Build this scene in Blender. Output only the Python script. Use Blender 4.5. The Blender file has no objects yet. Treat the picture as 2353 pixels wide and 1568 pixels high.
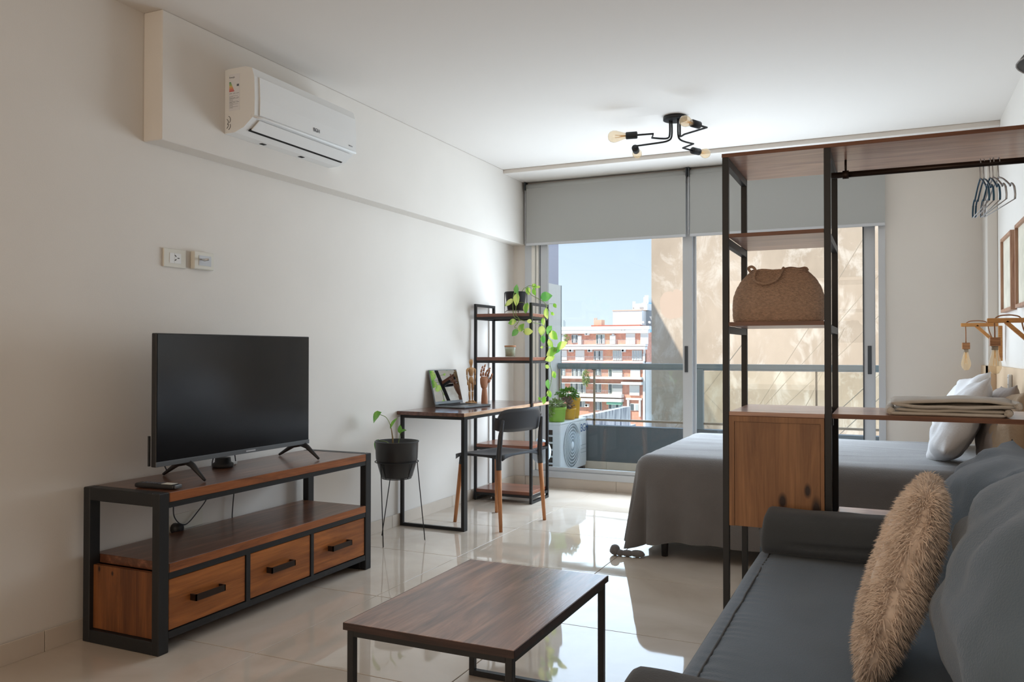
import bpy, bmesh, math, random
from mathutils import Vector, Matrix, Euler, noise
random.seed(7)
PI = math.pi
C = bpy.context.scene.collection

# ------------------------------------------------------------------ camera
cam_d = bpy.data.cameras.new('camera'); cam = bpy.data.objects.new('camera', cam_d); C.objects.link(cam)
cam.matrix_world = Matrix.Translation((2.9197, 0, 1.1395)) @ Matrix.Rotation(.4287, 4, 'Z') @ Matrix.Rotation(PI/2 + .0123, 4, 'X') @ Matrix.Rotation(.0008, 4, 'Z')
cam_d.sensor_width = 36; cam_d.lens = 1889.95/2353*36
cam_d.clip_start = .05; cam_d.clip_end = 600
bpy.context.scene.camera = cam

# ------------------------------------------------------------------ view, sky, lights
sc = bpy.context.scene
sc.view_settings.view_transform = 'Standard'; sc.view_settings.look = 'None'
sc.view_settings.gamma = 1; sc.view_settings.use_curve_mapping = False
sc.view_settings.exposure = 0.1
w = bpy.data.worlds.new('sky'); sc.world = w; w.use_nodes = True
wn = w.node_tree.nodes; wl = w.node_tree.links
bg = wn['Background']; tc = wn.new('ShaderNodeTexCoord'); sx = wn.new('ShaderNodeSeparateXYZ'); rp = wn.new('ShaderNodeValToRGB')
wl.new(tc.outputs['Generated'], sx.inputs[0]); wl.new(sx.outputs['Z'], rp.inputs[0]); wl.new(rp.outputs[0], bg.inputs[0])
rp.color_ramp.elements[0].position = 0.0; rp.color_ramp.elements[0].color = (.66, .78, .85, 1)
rp.color_ramp.elements[1].position = .6; rp.color_ramp.elements[1].color = (.22, .38, .62, 1)
e = rp.color_ramp.elements.new(.13); e.color = (.52, .66, .80, 1)
bg.inputs[1].default_value = 1.25

def sun(name, direction, strength, angle, color):
    d = bpy.data.lights.new(name, 'SUN'); d.energy = strength; d.angle = angle; d.color = color
    o = bpy.data.objects.new(name, d); C.objects.link(o)
    o.rotation_euler = (-Vector(direction)).to_track_quat('-Z', 'Y').to_euler(); return o
sun('sun', (-.38, -.60, .70), 5.0, .01, (1.0, .93, .83))
sun('sky_fill_sun', (-.15, 1.0, .45), 7.0, 1.75, (.66, .82, 1.0))  # added broad second sun, boosts sky light indoors and in floor reflections
def area(name, loc, target, sx_, sy_, power, color):
    d = bpy.data.lights.new(name, 'AREA'); d.shape = 'RECTANGLE'; d.size = sx_; d.size_y = sy_; d.energy = power; d.color = color
    o = bpy.data.objects.new(name, d); C.objects.link(o); o.location = loc
    o.rotation_euler = (Vector(target) - Vector(loc)).to_track_quat('-Z', 'Y').to_euler(); return o
area('rear_fill_light', (1.7, -2.6, 1.45), (1.7, 2.6, 1.75), 3.0, 2.0, 41, (1.0, .82, .65))  # added warm fill behind the camera, no lamp known there
wl_ = area('door_fill_light', (1.62, 6.33, 1.08), (1.62, 0, 1.08), 2.3, 1.82, 98, (.74, .87, 1.0))   # added fill lamp inside the balcony door, standing in for its daylight
wl_.visible_camera = False; wl_.visible_glossy = False

# ------------------------------------------------------------------ materials
def nt(name):
    m = bpy.data.materials.new(name); m.use_nodes = True
    return m, m.node_tree.nodes, m.node_tree.links, m.node_tree.nodes['Principled BSDF']
def srgb(r, g, b):
    f = lambda c: (c/255/12.92) if c/255 <= .04045 else ((c/255+.055)/1.055)**2.4
    return (f(r), f(g), f(b), 1)
def mat(name, col, rough=.5, metal=0, bump=0, bscale=60, var=0, vscale=8, spec=.5, coat=0, sheen=0, stretch=None):
    m, n, l, b = nt(name)
    b.inputs['Base Color'].default_value = col; b.inputs['Roughness'].default_value = rough; b.inputs['Metallic'].default_value = metal
    b.inputs['Specular IOR Level'].default_value = spec; b.inputs['Coat Weight'].default_value = coat
    b.inputs['Sheen Weight'].default_value = sheen
    t = n.new('ShaderNodeTexCoord'); mp = n.new('ShaderNodeMapping'); l.new(t.outputs['Object'], mp.inputs[0])
    if stretch: mp.inputs['Scale'].default_value = stretch
    if var:
        no = n.new('ShaderNodeTexNoise'); no.inputs['Scale'].default_value = vscale; no.inputs['Detail'].default_value = 5
        l.new(mp.outputs[0], no.inputs[0])
        r = n.new('ShaderNodeValToRGB'); l.new(no.outputs[0], r.inputs[0])
        r.color_ramp.elements[0].position = .3; r.color_ramp.elements[1].position = .7
        r.color_ramp.elements[0].color = tuple(c*(1-var) for c in col[:3])+(1,); r.color_ramp.elements[1].color = tuple(min(1, c*(1+var)) for c in col[:3])+(1,)
        l.new(r.outputs[0], b.inputs['Base Color'])
    if bump:
        no = n.new('ShaderNodeTexNoise'); no.inputs['Scale'].default_value = bscale; no.inputs['Detail'].default_value = 4
        l.new(mp.outputs[0], no.inputs[0]); bp = n.new('ShaderNodeBump'); bp.inputs['Strength'].default_value = bump; bp.inputs['Distance'].default_value = .01
        l.new(no.outputs[0], bp.inputs['Height']); l.new(bp.outputs[0], b.inputs['Normal'])
    return m
def wood(name, c1, c2, axis='x', rough=.35, fine=1.0, coat=0.0, knots=(), c3=None):
    m, n, l, b = nt(name)
    t = n.new('ShaderNodeTexCoord'); mp = n.new('ShaderNodeMapping'); l.new(t.outputs['Object'], mp.inputs[0])
    s = [14.0*fine]*3; s['xyz'.index(axis)] = 1.3*fine; mp.inputs['Scale'].default_value = s
    no = n.new('ShaderNodeTexNoise'); no.inputs['Scale'].default_value = 1.6; no.inputs['Detail'].default_value = 7; no.inputs['Roughness'].default_value = .62; no.inputs['Distortion'].default_value = .9
    l.new(mp.outputs[0], no.inputs[0])
    r = n.new('ShaderNodeValToRGB'); l.new(no.outputs[0], r.inputs[0])
    r.color_ramp.elements[0].position = .32; r.color_ramp.elements[0].color = c1; r.color_ramp.elements[1].position = .68; r.color_ramp.elements[1].color = c2
    if c3: e = r.color_ramp.elements.new(.5); e.color = c3
    mp2 = n.new('ShaderNodeMapping'); l.new(t.outputs['Object'], mp2.inputs[0])
    s2 = [90.0*fine]*3; s2['xyz'.index(axis)] = 3.0*fine; mp2.inputs['Scale'].default_value = s2
    no2 = n.new('ShaderNodeTexNoise'); no2.inputs['Scale'].default_value = 2; no2.inputs['Detail'].default_value = 3; l.new(mp2.outputs[0], no2.inputs[0])
    r2 = n.new('ShaderNodeValToRGB'); l.new(no2.outputs[0], r2.inputs[0]); r2.color_ramp.elements[0].position = .3; r2.color_ramp.elements[0].color = (.62, .62, .62, 1); r2.color_ramp.elements[1].position = .6; r2.color_ramp.elements[1].color = (1.08, 1.08, 1.08, 1)
    mx = n.new('ShaderNodeMix'); mx.data_type = 'RGBA'; mx.blend_type = 'MULTIPLY'; mx.inputs[0].default_value = .55
    l.new(r.outputs[0], mx.inputs[6]); l.new(r2.outputs[0], mx.inputs[7]); out = mx.outputs[2]
    for (kc, ks) in knots:
        sb = n.new('ShaderNodeVectorMath'); sb.operation = 'SUBTRACT'; l.new(t.outputs['Object'], sb.inputs[0]); sb.inputs[1].default_value = kc
        dv = n.new('ShaderNodeVectorMath'); dv.operation = 'DIVIDE'; l.new(sb.outputs[0], dv.inputs[0]); dv.inputs[1].default_value = ks
        ln = n.new('ShaderNodeVectorMath'); ln.operation = 'LENGTH'; l.new(dv.outputs[0], ln.inputs[0])
        kr = n.new('ShaderNodeValToRGB'); l.new(ln.outputs['Value'], kr.inputs[0]); kr.color_ramp.elements[0].position = .45; kr.color_ramp.elements[0].color = (1, 1, 1, 1); kr.color_ramp.elements[1].position = 1.0; kr.color_ramp.elements[1].color = (0, 0, 0, 1)
        mk = n.new('ShaderNodeMix'); mk.data_type = 'RGBA'; l.new(kr.outputs[0], mk.inputs[0]); l.new(out, mk.inputs[6]); mk.inputs[7].default_value = srgb(44, 22, 12); out = mk.outputs[2]
    l.new(out, b.inputs['Base Color']); b.inputs['Roughness'].default_value = rough; b.inputs['Coat Weight'].default_value = coat; b.inputs['Coat Roughness'].default_value = .12
    bp = n.new('ShaderNodeBump'); bp.inputs['Strength'].default_value = .12; bp.inputs['Distance'].default_value = .004; l.new(no2.outputs[0], bp.inputs['Height']); l.new(bp.outputs[0], b.inputs['Normal'])
    return m
def glassmat(name, tint=(1, 1, 1, 1), refl=.05, rough=0.0, milk=0.0, milkcol=(1, 1, 1, 1)):
    m, n, l, b = nt(name); n.remove(b); out = n['Material Output']
    tr = n.new('ShaderNodeBsdfTransparent'); tr.inputs[0].default_value = tint
    body = tr.outputs[0]
    if milk:
        df = n.new('ShaderNodeBsdfDiffuse'); df.inputs[0].default_value = milkcol; tl = n.new('ShaderNodeBsdfTranslucent'); tl.inputs[0].default_value = milkcol
        m0 = n.new('ShaderNodeMixShader'); m0.inputs[0].default_value = .5; l.new(df.outputs[0], m0.inputs[1]); l.new(tl.outputs[0], m0.inputs[2])
        m1 = n.new('ShaderNodeMixShader'); m1.inputs[0].default_value = milk; l.new(tr.outputs[0], m1.inputs[1]); l.new(m0.outputs[0], m1.inputs[2]); body = m1.outputs[0]
    gl = n.new('ShaderNodeBsdfGlossy'); gl.inputs['Roughness'].default_value = rough
    lw = n.new('ShaderNodeLayerWeight'); lw.inputs[0].default_value = .5
    pw = n.new('ShaderNodeMath'); pw.operation = 'POWER'; l.new(lw.outputs['Facing'], pw.inputs[0]); pw.inputs[1].default_value = 4
    ma = n.new('ShaderNodeMath'); ma.operation = 'MULTIPLY_ADD'; l.new(pw.outputs[0], ma.inputs[0]); ma.inputs[1].default_value = .8; ma.inputs[2].default_value = refl
    mx = n.new('ShaderNodeMixShader'); l.new(ma.outputs[0], mx.inputs[0]); l.new(body, mx.inputs[1]); l.new(gl.outputs[0], mx.inputs[2]); l.new(mx.outputs[0], out.inputs[0])
    return m
def leafmat(name, c1, c2, scale=(30, 8, 8), tl=.45):
    m, n, l, b = nt(name); out = n['Material Output']
    t = n.new('ShaderNodeTexCoord'); mp = n.new('ShaderNodeMapping'); mp.inputs['Scale'].default_value = scale; l.new(t.outputs['Object'], mp.inputs[0])
    x = n.new('ShaderNodeTexNoise'); x.inputs['Scale'].default_value = .7; x.inputs['Detail'].default_value = 5; l.new(mp.outputs[0], x.inputs[0])
    r_ = n.new('ShaderNodeValToRGB'); l.new(x.outputs[0], r_.inputs[0]); r_.color_ramp.elements[0].position = .42; r_.color_ramp.elements[0].color = c1; r_.color_ramp.elements[1].position = .58; r_.color_ramp.elements[1].color = c2
    l.new(r_.outputs[0], b.inputs['Base Color']); b.inputs['Roughness'].default_value = .35
    ts = n.new('ShaderNodeBsdfTranslucent'); l.new(r_.outputs[0], ts.inputs[0])
    mx = n.new('ShaderNodeMixShader'); mx.inputs[0].default_value = tl; l.new(b.outputs[0], mx.inputs[1]); l.new(ts.outputs[0], mx.inputs[2]); l.new(mx.outputs[0], out.inputs[0])
    return m

M = {}
M['wall'] = mat('wall_paint', srgb(226, 220, 212), .85, bump=.05, bscale=220, var=.015, vscale=3)
M['ceil'] = mat('ceiling_paint', srgb(226, 220, 213), .9, bump=.04, bscale=200)
M['headboard'] = mat('beige_panel', srgb(214, 188, 158), .8)
M['grout'] = mat('grout', srgb(150, 138, 124), .8)
M['skirt'] = mat('skirting_tile', srgb(210, 198, 184), .35, var=.05, vscale=5)
M['black'] = mat('black_steel', srgb(32, 33, 35), .45, spec=.4, bump=.05, bscale=300)
M['bronze'] = mat('dark_bronze', srgb(52, 40, 34), .35, .6)
M['plastic'] = mat('black_plastic', srgb(38, 38, 40), .5)
M['chair'] = mat('charcoal_plastic', srgb(52, 52, 55), .42, bump=.04, bscale=400)
M['darkglass'] = mat('screen_glass', srgb(16, 17, 20), .16, spec=.5)
M['silver'] = mat('silver_bezel', srgb(120, 124, 128), .35, .7)
M['steel'] = mat('bright_steel', srgb(205, 207, 210), .4, .55)
M['cord'] = mat('tan_cord', srgb(156, 110, 76), .7)
M['alu'] = mat('grey_aluminium', srgb(194, 197, 200), .4, .15)
M['aludark'] = mat('dark_gasket', srgb(60, 64, 68), .5)
M['rail'] = mat('rail_paint', srgb(132, 146, 150), .45, .1)
M['railtan'] = mat('rail_beige', srgb(160, 145, 125), .5, .1)
M['blind'] = mat('blind_fabric', srgb(176, 177, 174), .9, bump=.06, bscale=500)
M['blindbar'] = mat('blind_bar', srgb(200, 202, 205), .5)
M['white'] = mat('white_plastic', srgb(232, 231, 228), .35)
M['whitepaint'] = mat('white_plaster', srgb(236, 232, 224), .9)
M['cream'] = mat('cream_socket', srgb(222, 218, 206), .4)
M['label'] = mat('paper_label', srgb(226, 226, 228), .7)
M['ink'] = mat('grey_ink', srgb(96, 96, 102), .7)
M['inkblue'] = mat('blue_ink', srgb(24, 78, 140), .6)
M['slot'] = mat('dark_slot', srgb(20, 20, 20), .7)
M['con_top'] = wood('console_top_wood', srgb(146, 96, 70), srgb(88, 54, 38), 'y', .3, coat=.25, c3=srgb(100, 62, 43))
M['con_edge'] = wood('console_edge_wood', srgb(166, 98, 52), srgb(104, 56, 28), 'y', .4, c3=srgb(142, 82, 42))
M['drawer'] = wood('drawer_wood', srgb(186, 112, 52), srgb(126, 70, 30), 'y', .45, .8)
M['side'] = wood('side_panel_wood', srgb(138, 84, 44), srgb(92, 52, 28), 'z', .45, knots=[((-.063, -.65, .275), (.008, 2, .012)), ((-.135, -.65, .285), (.008, 2, .014))])
M['coffee'] = wood('coffee_table_wood', srgb(178, 132, 106), srgb(84, 55, 44), 'y', .3, .9, coat=.2, c3=srgb(138, 98, 78))
M['coffee_edge'] = wood('coffee_edge_wood', srgb(72, 48, 42), srgb(44, 30, 28), 'x', .5)
M['desk'] = wood('desk_wood', srgb(120, 78, 62), srgb(78, 48, 40), 'y', .2, coat=.5)
M['desk_edge'] = wood('desk_raw_edge', srgb(206, 168, 134), srgb(160, 116, 84), 'y', .6, 2)
M['tower'] = wood('tower_shelf_wood', srgb(150, 92, 66), srgb(104, 58, 42), 'x', .3, coat=.3)
M['div'] = wood('divider_wood_lit', srgb(206, 160, 134), srgb(156, 112, 90), 'x', .33, coat=.25)  # board tone lightened, light from below on the undersides put into colour
M['div_edge'] = wood('divider_edge_wood', srgb(132, 82, 52), srgb(92, 52, 32), 'x', .4)
M['cab'] = wood('cabinet_pine', srgb(176, 126, 82), srgb(134, 90, 56), 'z', .45, .7, knots=[((-.385, -.23, .588), (.019, 2, .036)), ((-.298, -.23, .632), (.015, 2, .032)), ((-.268, -.23, .560), (.022, 2, .062))])
M['lampwood'] = wood('lamp_pine', srgb(214, 156, 88), srgb(180, 116, 58), 'x', .5, 2)
M['blockwood'] = wood('block_pine', srgb(196, 140, 92), srgb(120, 76, 44), 'x', .5, 5)
M['beech'] = wood('beech_leg', srgb(206, 142, 92), srgb(170, 108, 62), 'z', .4, 1.5)
M['mann'] = wood('pale_beech', srgb(206, 166, 118), srgb(178, 134, 88), 'z', .5, 2)
M['hand'] = wood('hand_wood', srgb(186, 132, 98), srgb(160, 106, 76), 'z', .5, 2)
M['framewood'] = wood('frame_oak', srgb(192, 152, 124), srgb(150, 108, 84), 'z', .5, 2)
M['paper'] = mat('art_paper', srgb(214, 206, 188), .8, var=.12, vscale=9)
M['sofa'] = mat('slate_sofa_fabric', srgb(98, 115, 131), .85, bump=.25, bscale=260, var=.07, vscale=5, sheen=.25)
M['sofa_dark'] = mat('charcoal_bolster_fabric', srgb(72, 76, 80), .85, bump=.2, bscale=260, var=.05, sheen=.15)
M['blanket'] = mat('grey_blanket_fabric', srgb(116, 114, 114), .9, bump=.3, bscale=200, var=.08, vscale=6, sheen=.35)
M['fluff'] = mat('cream_fluff', srgb(238, 219, 202), .9, var=.08, vscale=30, sheen=.2)
M['pillow'] = mat('white_pillow_cotton', srgb(214, 212, 212), .85, bump=.15, bscale=120)
M['pillow_grey'] = mat('taupe_cotton', srgb(160, 150, 144), .85, bump=.15, bscale=120)
M['beige'] = mat('beige_cushion', srgb(172, 150, 126), .9, bump=.2, bscale=120, var=.08)
M['throw'] = mat('cream_throw_wool', srgb(228, 218, 204), .95, bump=.5, bscale=450, sheen=.3)
M['basket'] = mat('woven_palm', srgb(200, 168, 144), .85, bump=.9, bscale=150, var=.2, vscale=90, stretch=(1, 1, 1.7))
M['leaf'] = leafmat('green_leaf', srgb(92, 144, 50), srgb(118, 162, 62), tl=.3)
M['leaf_dark'] = leafmat('dark_green_leaf', srgb(76, 130, 60), srgb(106, 154, 74), tl=.35)
M['stem'] = mat('green_stem', srgb(126, 150, 74), .5)
M['stem_brown'] = mat('woody_stem', srgb(140, 120, 80), .6)
M['soil'] = mat('soil', srgb(48, 36, 28), .95, bump=.5, bscale=60)
M['potblack'] = mat('black_pot', srgb(40, 40, 42), .38)
M['candle'] = mat('candle_wax', srgb(206, 202, 178), .5)
M['cork'] = mat('copper_lid', srgb(190, 130, 88), .45)
M['jar'] = glassmat('jar_glass', (.95, .97, .93, 1), .05, milk=.12, milkcol=(.8, .82, .76, 1))
M['pane'] = glassmat('window_glass', (.985, .99, .99, 1), .025)
M['railglass'] = glassmat('rail_glass', (.96, .98, .96, 1), .03)
M['frost'] = mat('frosted_panel', srgb(222, 216, 196), .3)
M['amber'] = glassmat('amber_glass', (1.0, .95, .86, 1), .05, milk=.28, milkcol=(.86, .66, .42, 1))
M['filament'] = mat('filament', srgb(240, 190, 110), .4, .3)
M['blue'] = mat('blue_hanger_grip', srgb(52, 96, 124), .35)
M['navy'] = mat('pale_blue_cloth', srgb(190, 208, 222), .8)
M['greenpot'] = mat('lime_pot', srgb(150, 196, 60), .45)
M['yellowpot'] = mat('yellow_pot', srgb(238, 182, 40), .45)
M['parapet'] = mat('slate_parapet', srgb(112, 119, 123), .85, bump=.3, bscale=150)
M['curb'] = mat('balcony_tile', srgb(226, 214, 196), .6, var=.05)
M['balfloor'] = mat('balcony_floor', srgb(226, 222, 216), .5, var=.06)
M['acbody'] = mat('condenser_white', srgb(240, 244, 246), .45)
M['acgrill'] = mat('condenser_grille', srgb(180, 188, 192), .5)
M['coil'] = mat('dark_coil', srgb(66, 56, 48), .8, bump=.4, bscale=300)
M['cable'] = mat('grey_cable', srgb(58, 60, 66), .6)
M['shade'] = mat('grey_metal_shade', srgb(84, 86, 86), .4, .2)
M['facade_white'] = mat('facade_white', srgb(236, 232, 228), .9)
M['facade_brick'] = mat('facade_brick', srgb(230, 166, 144), .9, var=.12, vscale=2)
M['facade_pink'] = mat('facade_pink', srgb(214, 180, 160), .9)
M['facade_red'] = mat('facade_red_tile', srgb(180, 104, 86), .9)
M['facade_glass'] = mat('facade_window_dark', srgb(96, 104, 110), .3)
M['facade_curtain'] = mat('facade_curtain', srgb(190, 198, 202), .6)
M['facade_grey'] = mat('facade_grey', srgb(170, 172, 174), .9)
M['awning'] = mat('awning_cloth', srgb(196, 178, 158), .9)
M['awning_green'] = mat('awning_green', srgb(140, 196, 172), .9)
M['lavender'] = mat('shaded_lavender', srgb(186, 186, 200), .9)  # the left building's shade is put into this lavender-grey
M['towerblue'] = mat('blue_curtain_wall', srgb(120, 170, 205), .4)
M['foliage'] = mat('far_foliage', srgb(140, 160, 84), .9)

def plaster_wall():
    m, n, l, b = nt('weathered_party_plaster')
    t = n.new('ShaderNodeTexCoord'); mp = n.new('ShaderNodeMapping'); mp.inputs['Scale'].default_value = (1, 1, .55); l.new(t.outputs['Object'], mp.inputs[0])
    def nz(scale, det=8, rough=.65, dist=0):
        x = n.new('ShaderNodeTexNoise'); x.inputs['Scale'].default_value = scale; x.inputs['Detail'].default_value = det; x.inputs['Roughness'].default_value = rough; x.inputs['Distortion'].default_value = dist; l.new(mp.outputs[0], x.inputs[0]); return x
    def rmp(src, p0, c0, p1, c1):
        r = n.new('ShaderNodeValToRGB'); l.new(src, r.inputs[0]); r.color_ramp.elements[0].position = p0; r.color_ramp.elements[0].color = c0; r.color_ramp.elements[1].position = p1; r.color_ramp.elements[1].color = c1; return r
    base = rmp(nz(.45).outputs[0], .35, srgb(172, 155, 136), .68, srgb(200, 182, 162))
    fl = rmp(nz(1.5, 10, .7, .5).outputs[0], .50, (0, 0, 0, 1), .60, (.5, .5, .5, 1))
    mx = n.new('ShaderNodeMix'); mx.data_type = 'RGBA'; l.new(fl.outputs[0], mx.inputs[0]); l.new(base.outputs[0], mx.inputs[6]); mx.inputs[7].default_value = srgb(230, 221, 208)
    dk = rmp(nz(.9, 9, .7, .3).outputs[0], .58, (0, 0, 0, 1), .74, (.7, .7, .7, 1))
    m2 = n.new('ShaderNodeMix'); m2.data_type = 'RGBA'; l.new(dk.outputs[0], m2.inputs[0]); l.new(mx.outputs[2], m2.inputs[6]); m2.inputs[7].default_value = srgb(146, 132, 116)
    sb = n.new('ShaderNodeVectorMath'); sb.operation = 'DISTANCE'; l.new(t.outputs['Object'], sb.inputs[0]); sb.inputs[1].default_value = (-2.33, 22, 2.42)
    ns = nz(2.2); ad = n.new('ShaderNodeMath'); ad.operation = 'MULTIPLY_ADD'; l.new(ns.outputs[0], ad.inputs[0]); ad.inputs[1].default_value = .5; l.new(sb.outputs['Value'], ad.inputs[2])
    pr = rmp(ad.outputs[0], .60, (1, 1, 1, 1), .63, (0, 0, 0, 1))
    m3 = n.new('ShaderNodeMix'); m3.data_type = 'RGBA'; l.new(pr.outputs[0], m3.inputs[0]); l.new(m2.outputs[2], m3.inputs[6]); m3.inputs[7].default_value = srgb(206, 182, 162)
    l.new(m3.outputs[2], b.inputs['Base Color']); b.inputs['Roughness'].default_value = .95
    return m
M['party'] = plaster_wall()
def stained():
    m, n, l, b = nt('stained_roof_wall')
    t = n.new('ShaderNodeTexCoord'); mp = n.new('ShaderNodeMapping'); mp.inputs['Scale'].default_value = (1, 2.6, .5); l.new(t.outputs['Object'], mp.inputs[0])
    x = n.new('ShaderNodeTexNoise'); x.inputs['Scale'].default_value = 1.4; x.inputs['Detail'].default_value = 8; l.new(mp.outputs[0], x.inputs[0])
    r = n.new('ShaderNodeValToRGB'); l.new(x.outputs[0], r.inputs[0]); r.color_ramp.elements[0].position = .38; r.color_ramp.elements[0].color = srgb(120, 124, 140); r.color_ramp.elements[1].position = .6; r.color_ramp.elements[1].color = srgb(226, 226, 230)
    l.new(r.outputs[0], b.inputs['Base Color']); b.inputs['Roughness'].default_value = .95; return m
M['stained'] = stained()
def tilemat():
    m, n, l, b = nt('polished_beige_tile')
    t = n.new('ShaderNodeTexCoord')
    x = n.new('ShaderNodeTexNoise'); x.inputs['Scale'].default_value = 1.7; x.inputs['Detail'].default_value = 7; x.inputs['Distortion'].default_value = 1.2; l.new(t.outputs['Object'], x.inputs[0])
    r = n.new('ShaderNodeValToRGB'); l.new(x.outputs[0], r.inputs[0]); r.color_ramp.elements[0].position = .35; r.color_ramp.elements[0].color = srgb(196, 182, 166); r.color_ramp.elements[1].position = .68; r.color_ramp.elements[1].color = srgb(214, 202, 188)
    l.new(r.outputs[0], b.inputs['Base Color']); b.inputs['Roughness'].default_value = .035; b.inputs['IOR'].default_value = 1.62
    y = n.new('ShaderNodeTexNoise'); y.inputs['Scale'].default_value = 3.4; y.inputs['Detail'].default_value = 1; l.new(t.outputs['Object'], y.inputs[0])
    bp = n.new('ShaderNodeBump'); bp.inputs['Strength'].default_value = .25; bp.inputs['Distance'].default_value = .004; l.new(y.outputs[0], bp.inputs['Height']); l.new(bp.outputs[0], b.inputs['Normal'])
    return m
M['tile'] = tilemat()
M['leafvar'] = leafmat('variegated_leaf', srgb(112, 158, 54), srgb(200, 206, 112), tl=.3)

# ------------------------------------------------------------------ mesh helpers
class MB:
    def __init__(s): s.v = []; s.f = []; s.sm = []
    def add(s, vs, fs, smooth=False, T=None):
        o = len(s.v)
        s.v += [tuple(T @ Vector(p)) if T is not None else tuple(p) for p in vs]
        s.f += [tuple(i+o for i in f) for f in fs]; s.sm += [smooth]*len(fs); return s
    def box(s, x0, x1, y0, y1, z0, z1, bv=0, T=None):
        if x0 > x1: x0, x1 = x1, x0
        if y0 > y1: y0, y1 = y1, y0
        if z0 > z1: z0, z1 = z1, z0
        if bv:
            bm = bmesh.new(); bmesh.ops.create_cube(bm, size=1)
            for v in bm.verts: v.co = Vector(((x0+x1)/2+v.co.x*(x1-x0), (y0+y1)/2+v.co.y*(y1-y0), (z0+z1)/2+v.co.z*(z1-z0)))
            bmesh.ops.bevel(bm, geom=bm.edges[:], offset=min(bv, .45*min(x1-x0, y1-y0, z1-z0)), segments=2 if bv > .004 else 1, affect='EDGES', profile=.5)
            bm.verts.index_update()
            s.add([v.co[:] for v in bm.verts], [[v.index for v in f.verts] for f in bm.faces], bv > .012, T); bm.free(); return s
        vs = [(x, y, z) for x in (x0, x1) for y in (y0, y1) for z in (z0, z1)]
        return s.add(vs, [(0, 1, 3, 2), (4, 6, 7, 5), (0, 4, 5, 1), (2, 3, 7, 6), (0, 2, 6, 4), (1, 5, 7, 3)], False, T)
    def tube(s, pts, r, n=8, caps=True, T=None, square=False):
        pts = [Vector(p) for p in pts]; rs = r if isinstance(r, (list, tuple)) else [r]*len(pts)
        vs = []; up = None
        for i, p in enumerate(pts):
            d = (pts[min(i+1, len(pts)-1)]-pts[max(i-1, 0)]).normalized()
            if up is None: up = Vector((0, 0, 1)) if abs(d.z) < .9 else Vector((1, 0, 0))
            a = d.cross(up).normalized(); b = a.cross(d).normalized(); up = b
            for k in range(n):
                t = 2*PI*(k+.5)/n; vs.append(p+rs[i]*(math.cos(t)*a+math.sin(t)*b))
        fs = [(i*n+k, i*n+(k+1) % n, (i+1)*n+(k+1) % n, (i+1)*n+k) for i in range(len(pts)-1) for k in range(n)]
        if caps: fs += [tuple(range(n))[::-1], tuple((len(pts)-1)*n+k for k in range(n))]
        return s.add(vs, fs, n > 5, T)
    def lathe(s, prof, n=24, T=None, sy=1.0):
        vs = [(r*math.cos(2*PI*k/n), r*math.sin(2*PI*k/n)*sy, z) for r, z in prof for k in range(n)]
        fs = [(i*n+k, i*n+(k+1) % n, (i+1)*n+(k+1) % n, (i+1)*n+k) for i in range(len(prof)-1) for k in range(n)]
        if prof[0][0] > 1e-6: fs.append(tuple(range(n))[::-1])
        if prof[-1][0] > 1e-6: fs.append(tuple((len(prof)-1)*n+k for k in range(n)))
        return s.add(vs, fs, True, T)
    def grid(s, fn, nu, nv, T=None, smooth=True, closeu=False):
        vs = [fn(i/nu, j/nv) for j in range(nv+1) for i in range(nu+1)]
        fs = [(j*(nu+1)+i, j*(nu+1)+i+1, (j+1)*(nu+1)+i+1, (j+1)*(nu+1)+i) for j in range(nv) for i in range(nu)]
        return s.add(vs, fs, smooth, T)
    def prism(s, poly, z0, z1, axis='z', T=None, smooth=False):
        n = len(poly)
        def P(a, b, c): return {'z': (a, b, c), 'y': (a, c, b), 'x': (c, a, b)}[axis]
        vs = [P(a, b, z0) for a, b in poly]+[P(a, b, z1) for a, b in poly]
        return s.add(vs, [tuple(range(n))[::-1], tuple(range(n, 2*n))]+[(i, (i+1) % n, n+(i+1) % n, n+i) for i in range(n)], smooth, T)
ORG = {}
def worg(o): return ORG.get(o, Vector((0, 0, 0)))
def obj(name, mb, m, parent=None, **kw):
    o0 = worg(parent) if parent else Vector((0, 0, 0))
    me = bpy.data.meshes.new(name); me.from_pydata([(x-o0.x, y-o0.y, z-o0.z) for x, y, z in mb.v], [], mb.f)
    me.polygons.foreach_set('use_smooth', mb.sm)
    me.materials.append(m if not isinstance(m, str) else M[m]); me.update()
    bm = bmesh.new(); bm.from_mesh(me)
    if kw.pop('merge', True): bmesh.ops.remove_doubles(bm, verts=bm.verts, dist=1e-6)
    bmesh.ops.recalc_face_normals(bm, faces=bm.faces); bm.to_mesh(me); bm.free()
    o = bpy.data.objects.new(name, me); C.objects.link(o)
    if parent: o.parent = parent
    ORG[o] = o0
    for k, v in kw.items(): o[k] = v
    return o
def thing(name, label, cat, loc=(0, 0, 0), rz=0, group=None, local=False):
    o = bpy.data.objects.new(name, None); C.objects.link(o); o.location = loc; o.rotation_euler = (0, 0, rz); o.empty_display_size = .1
    o['label'] = label; o['category'] = cat
    if group: o['group'] = group
    ORG[o] = Vector((0, 0, 0)) if local else Vector(loc)
    return o
def tag(o, label, cat, group=None):
    o['label'] = label; o['category'] = cat
    if group: o['group'] = group
    return o
def struct(name, mb, m, parent=None):
    o = obj(name, mb, m, parent)
    if not parent: o['kind'] = 'structure'
    return o
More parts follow.
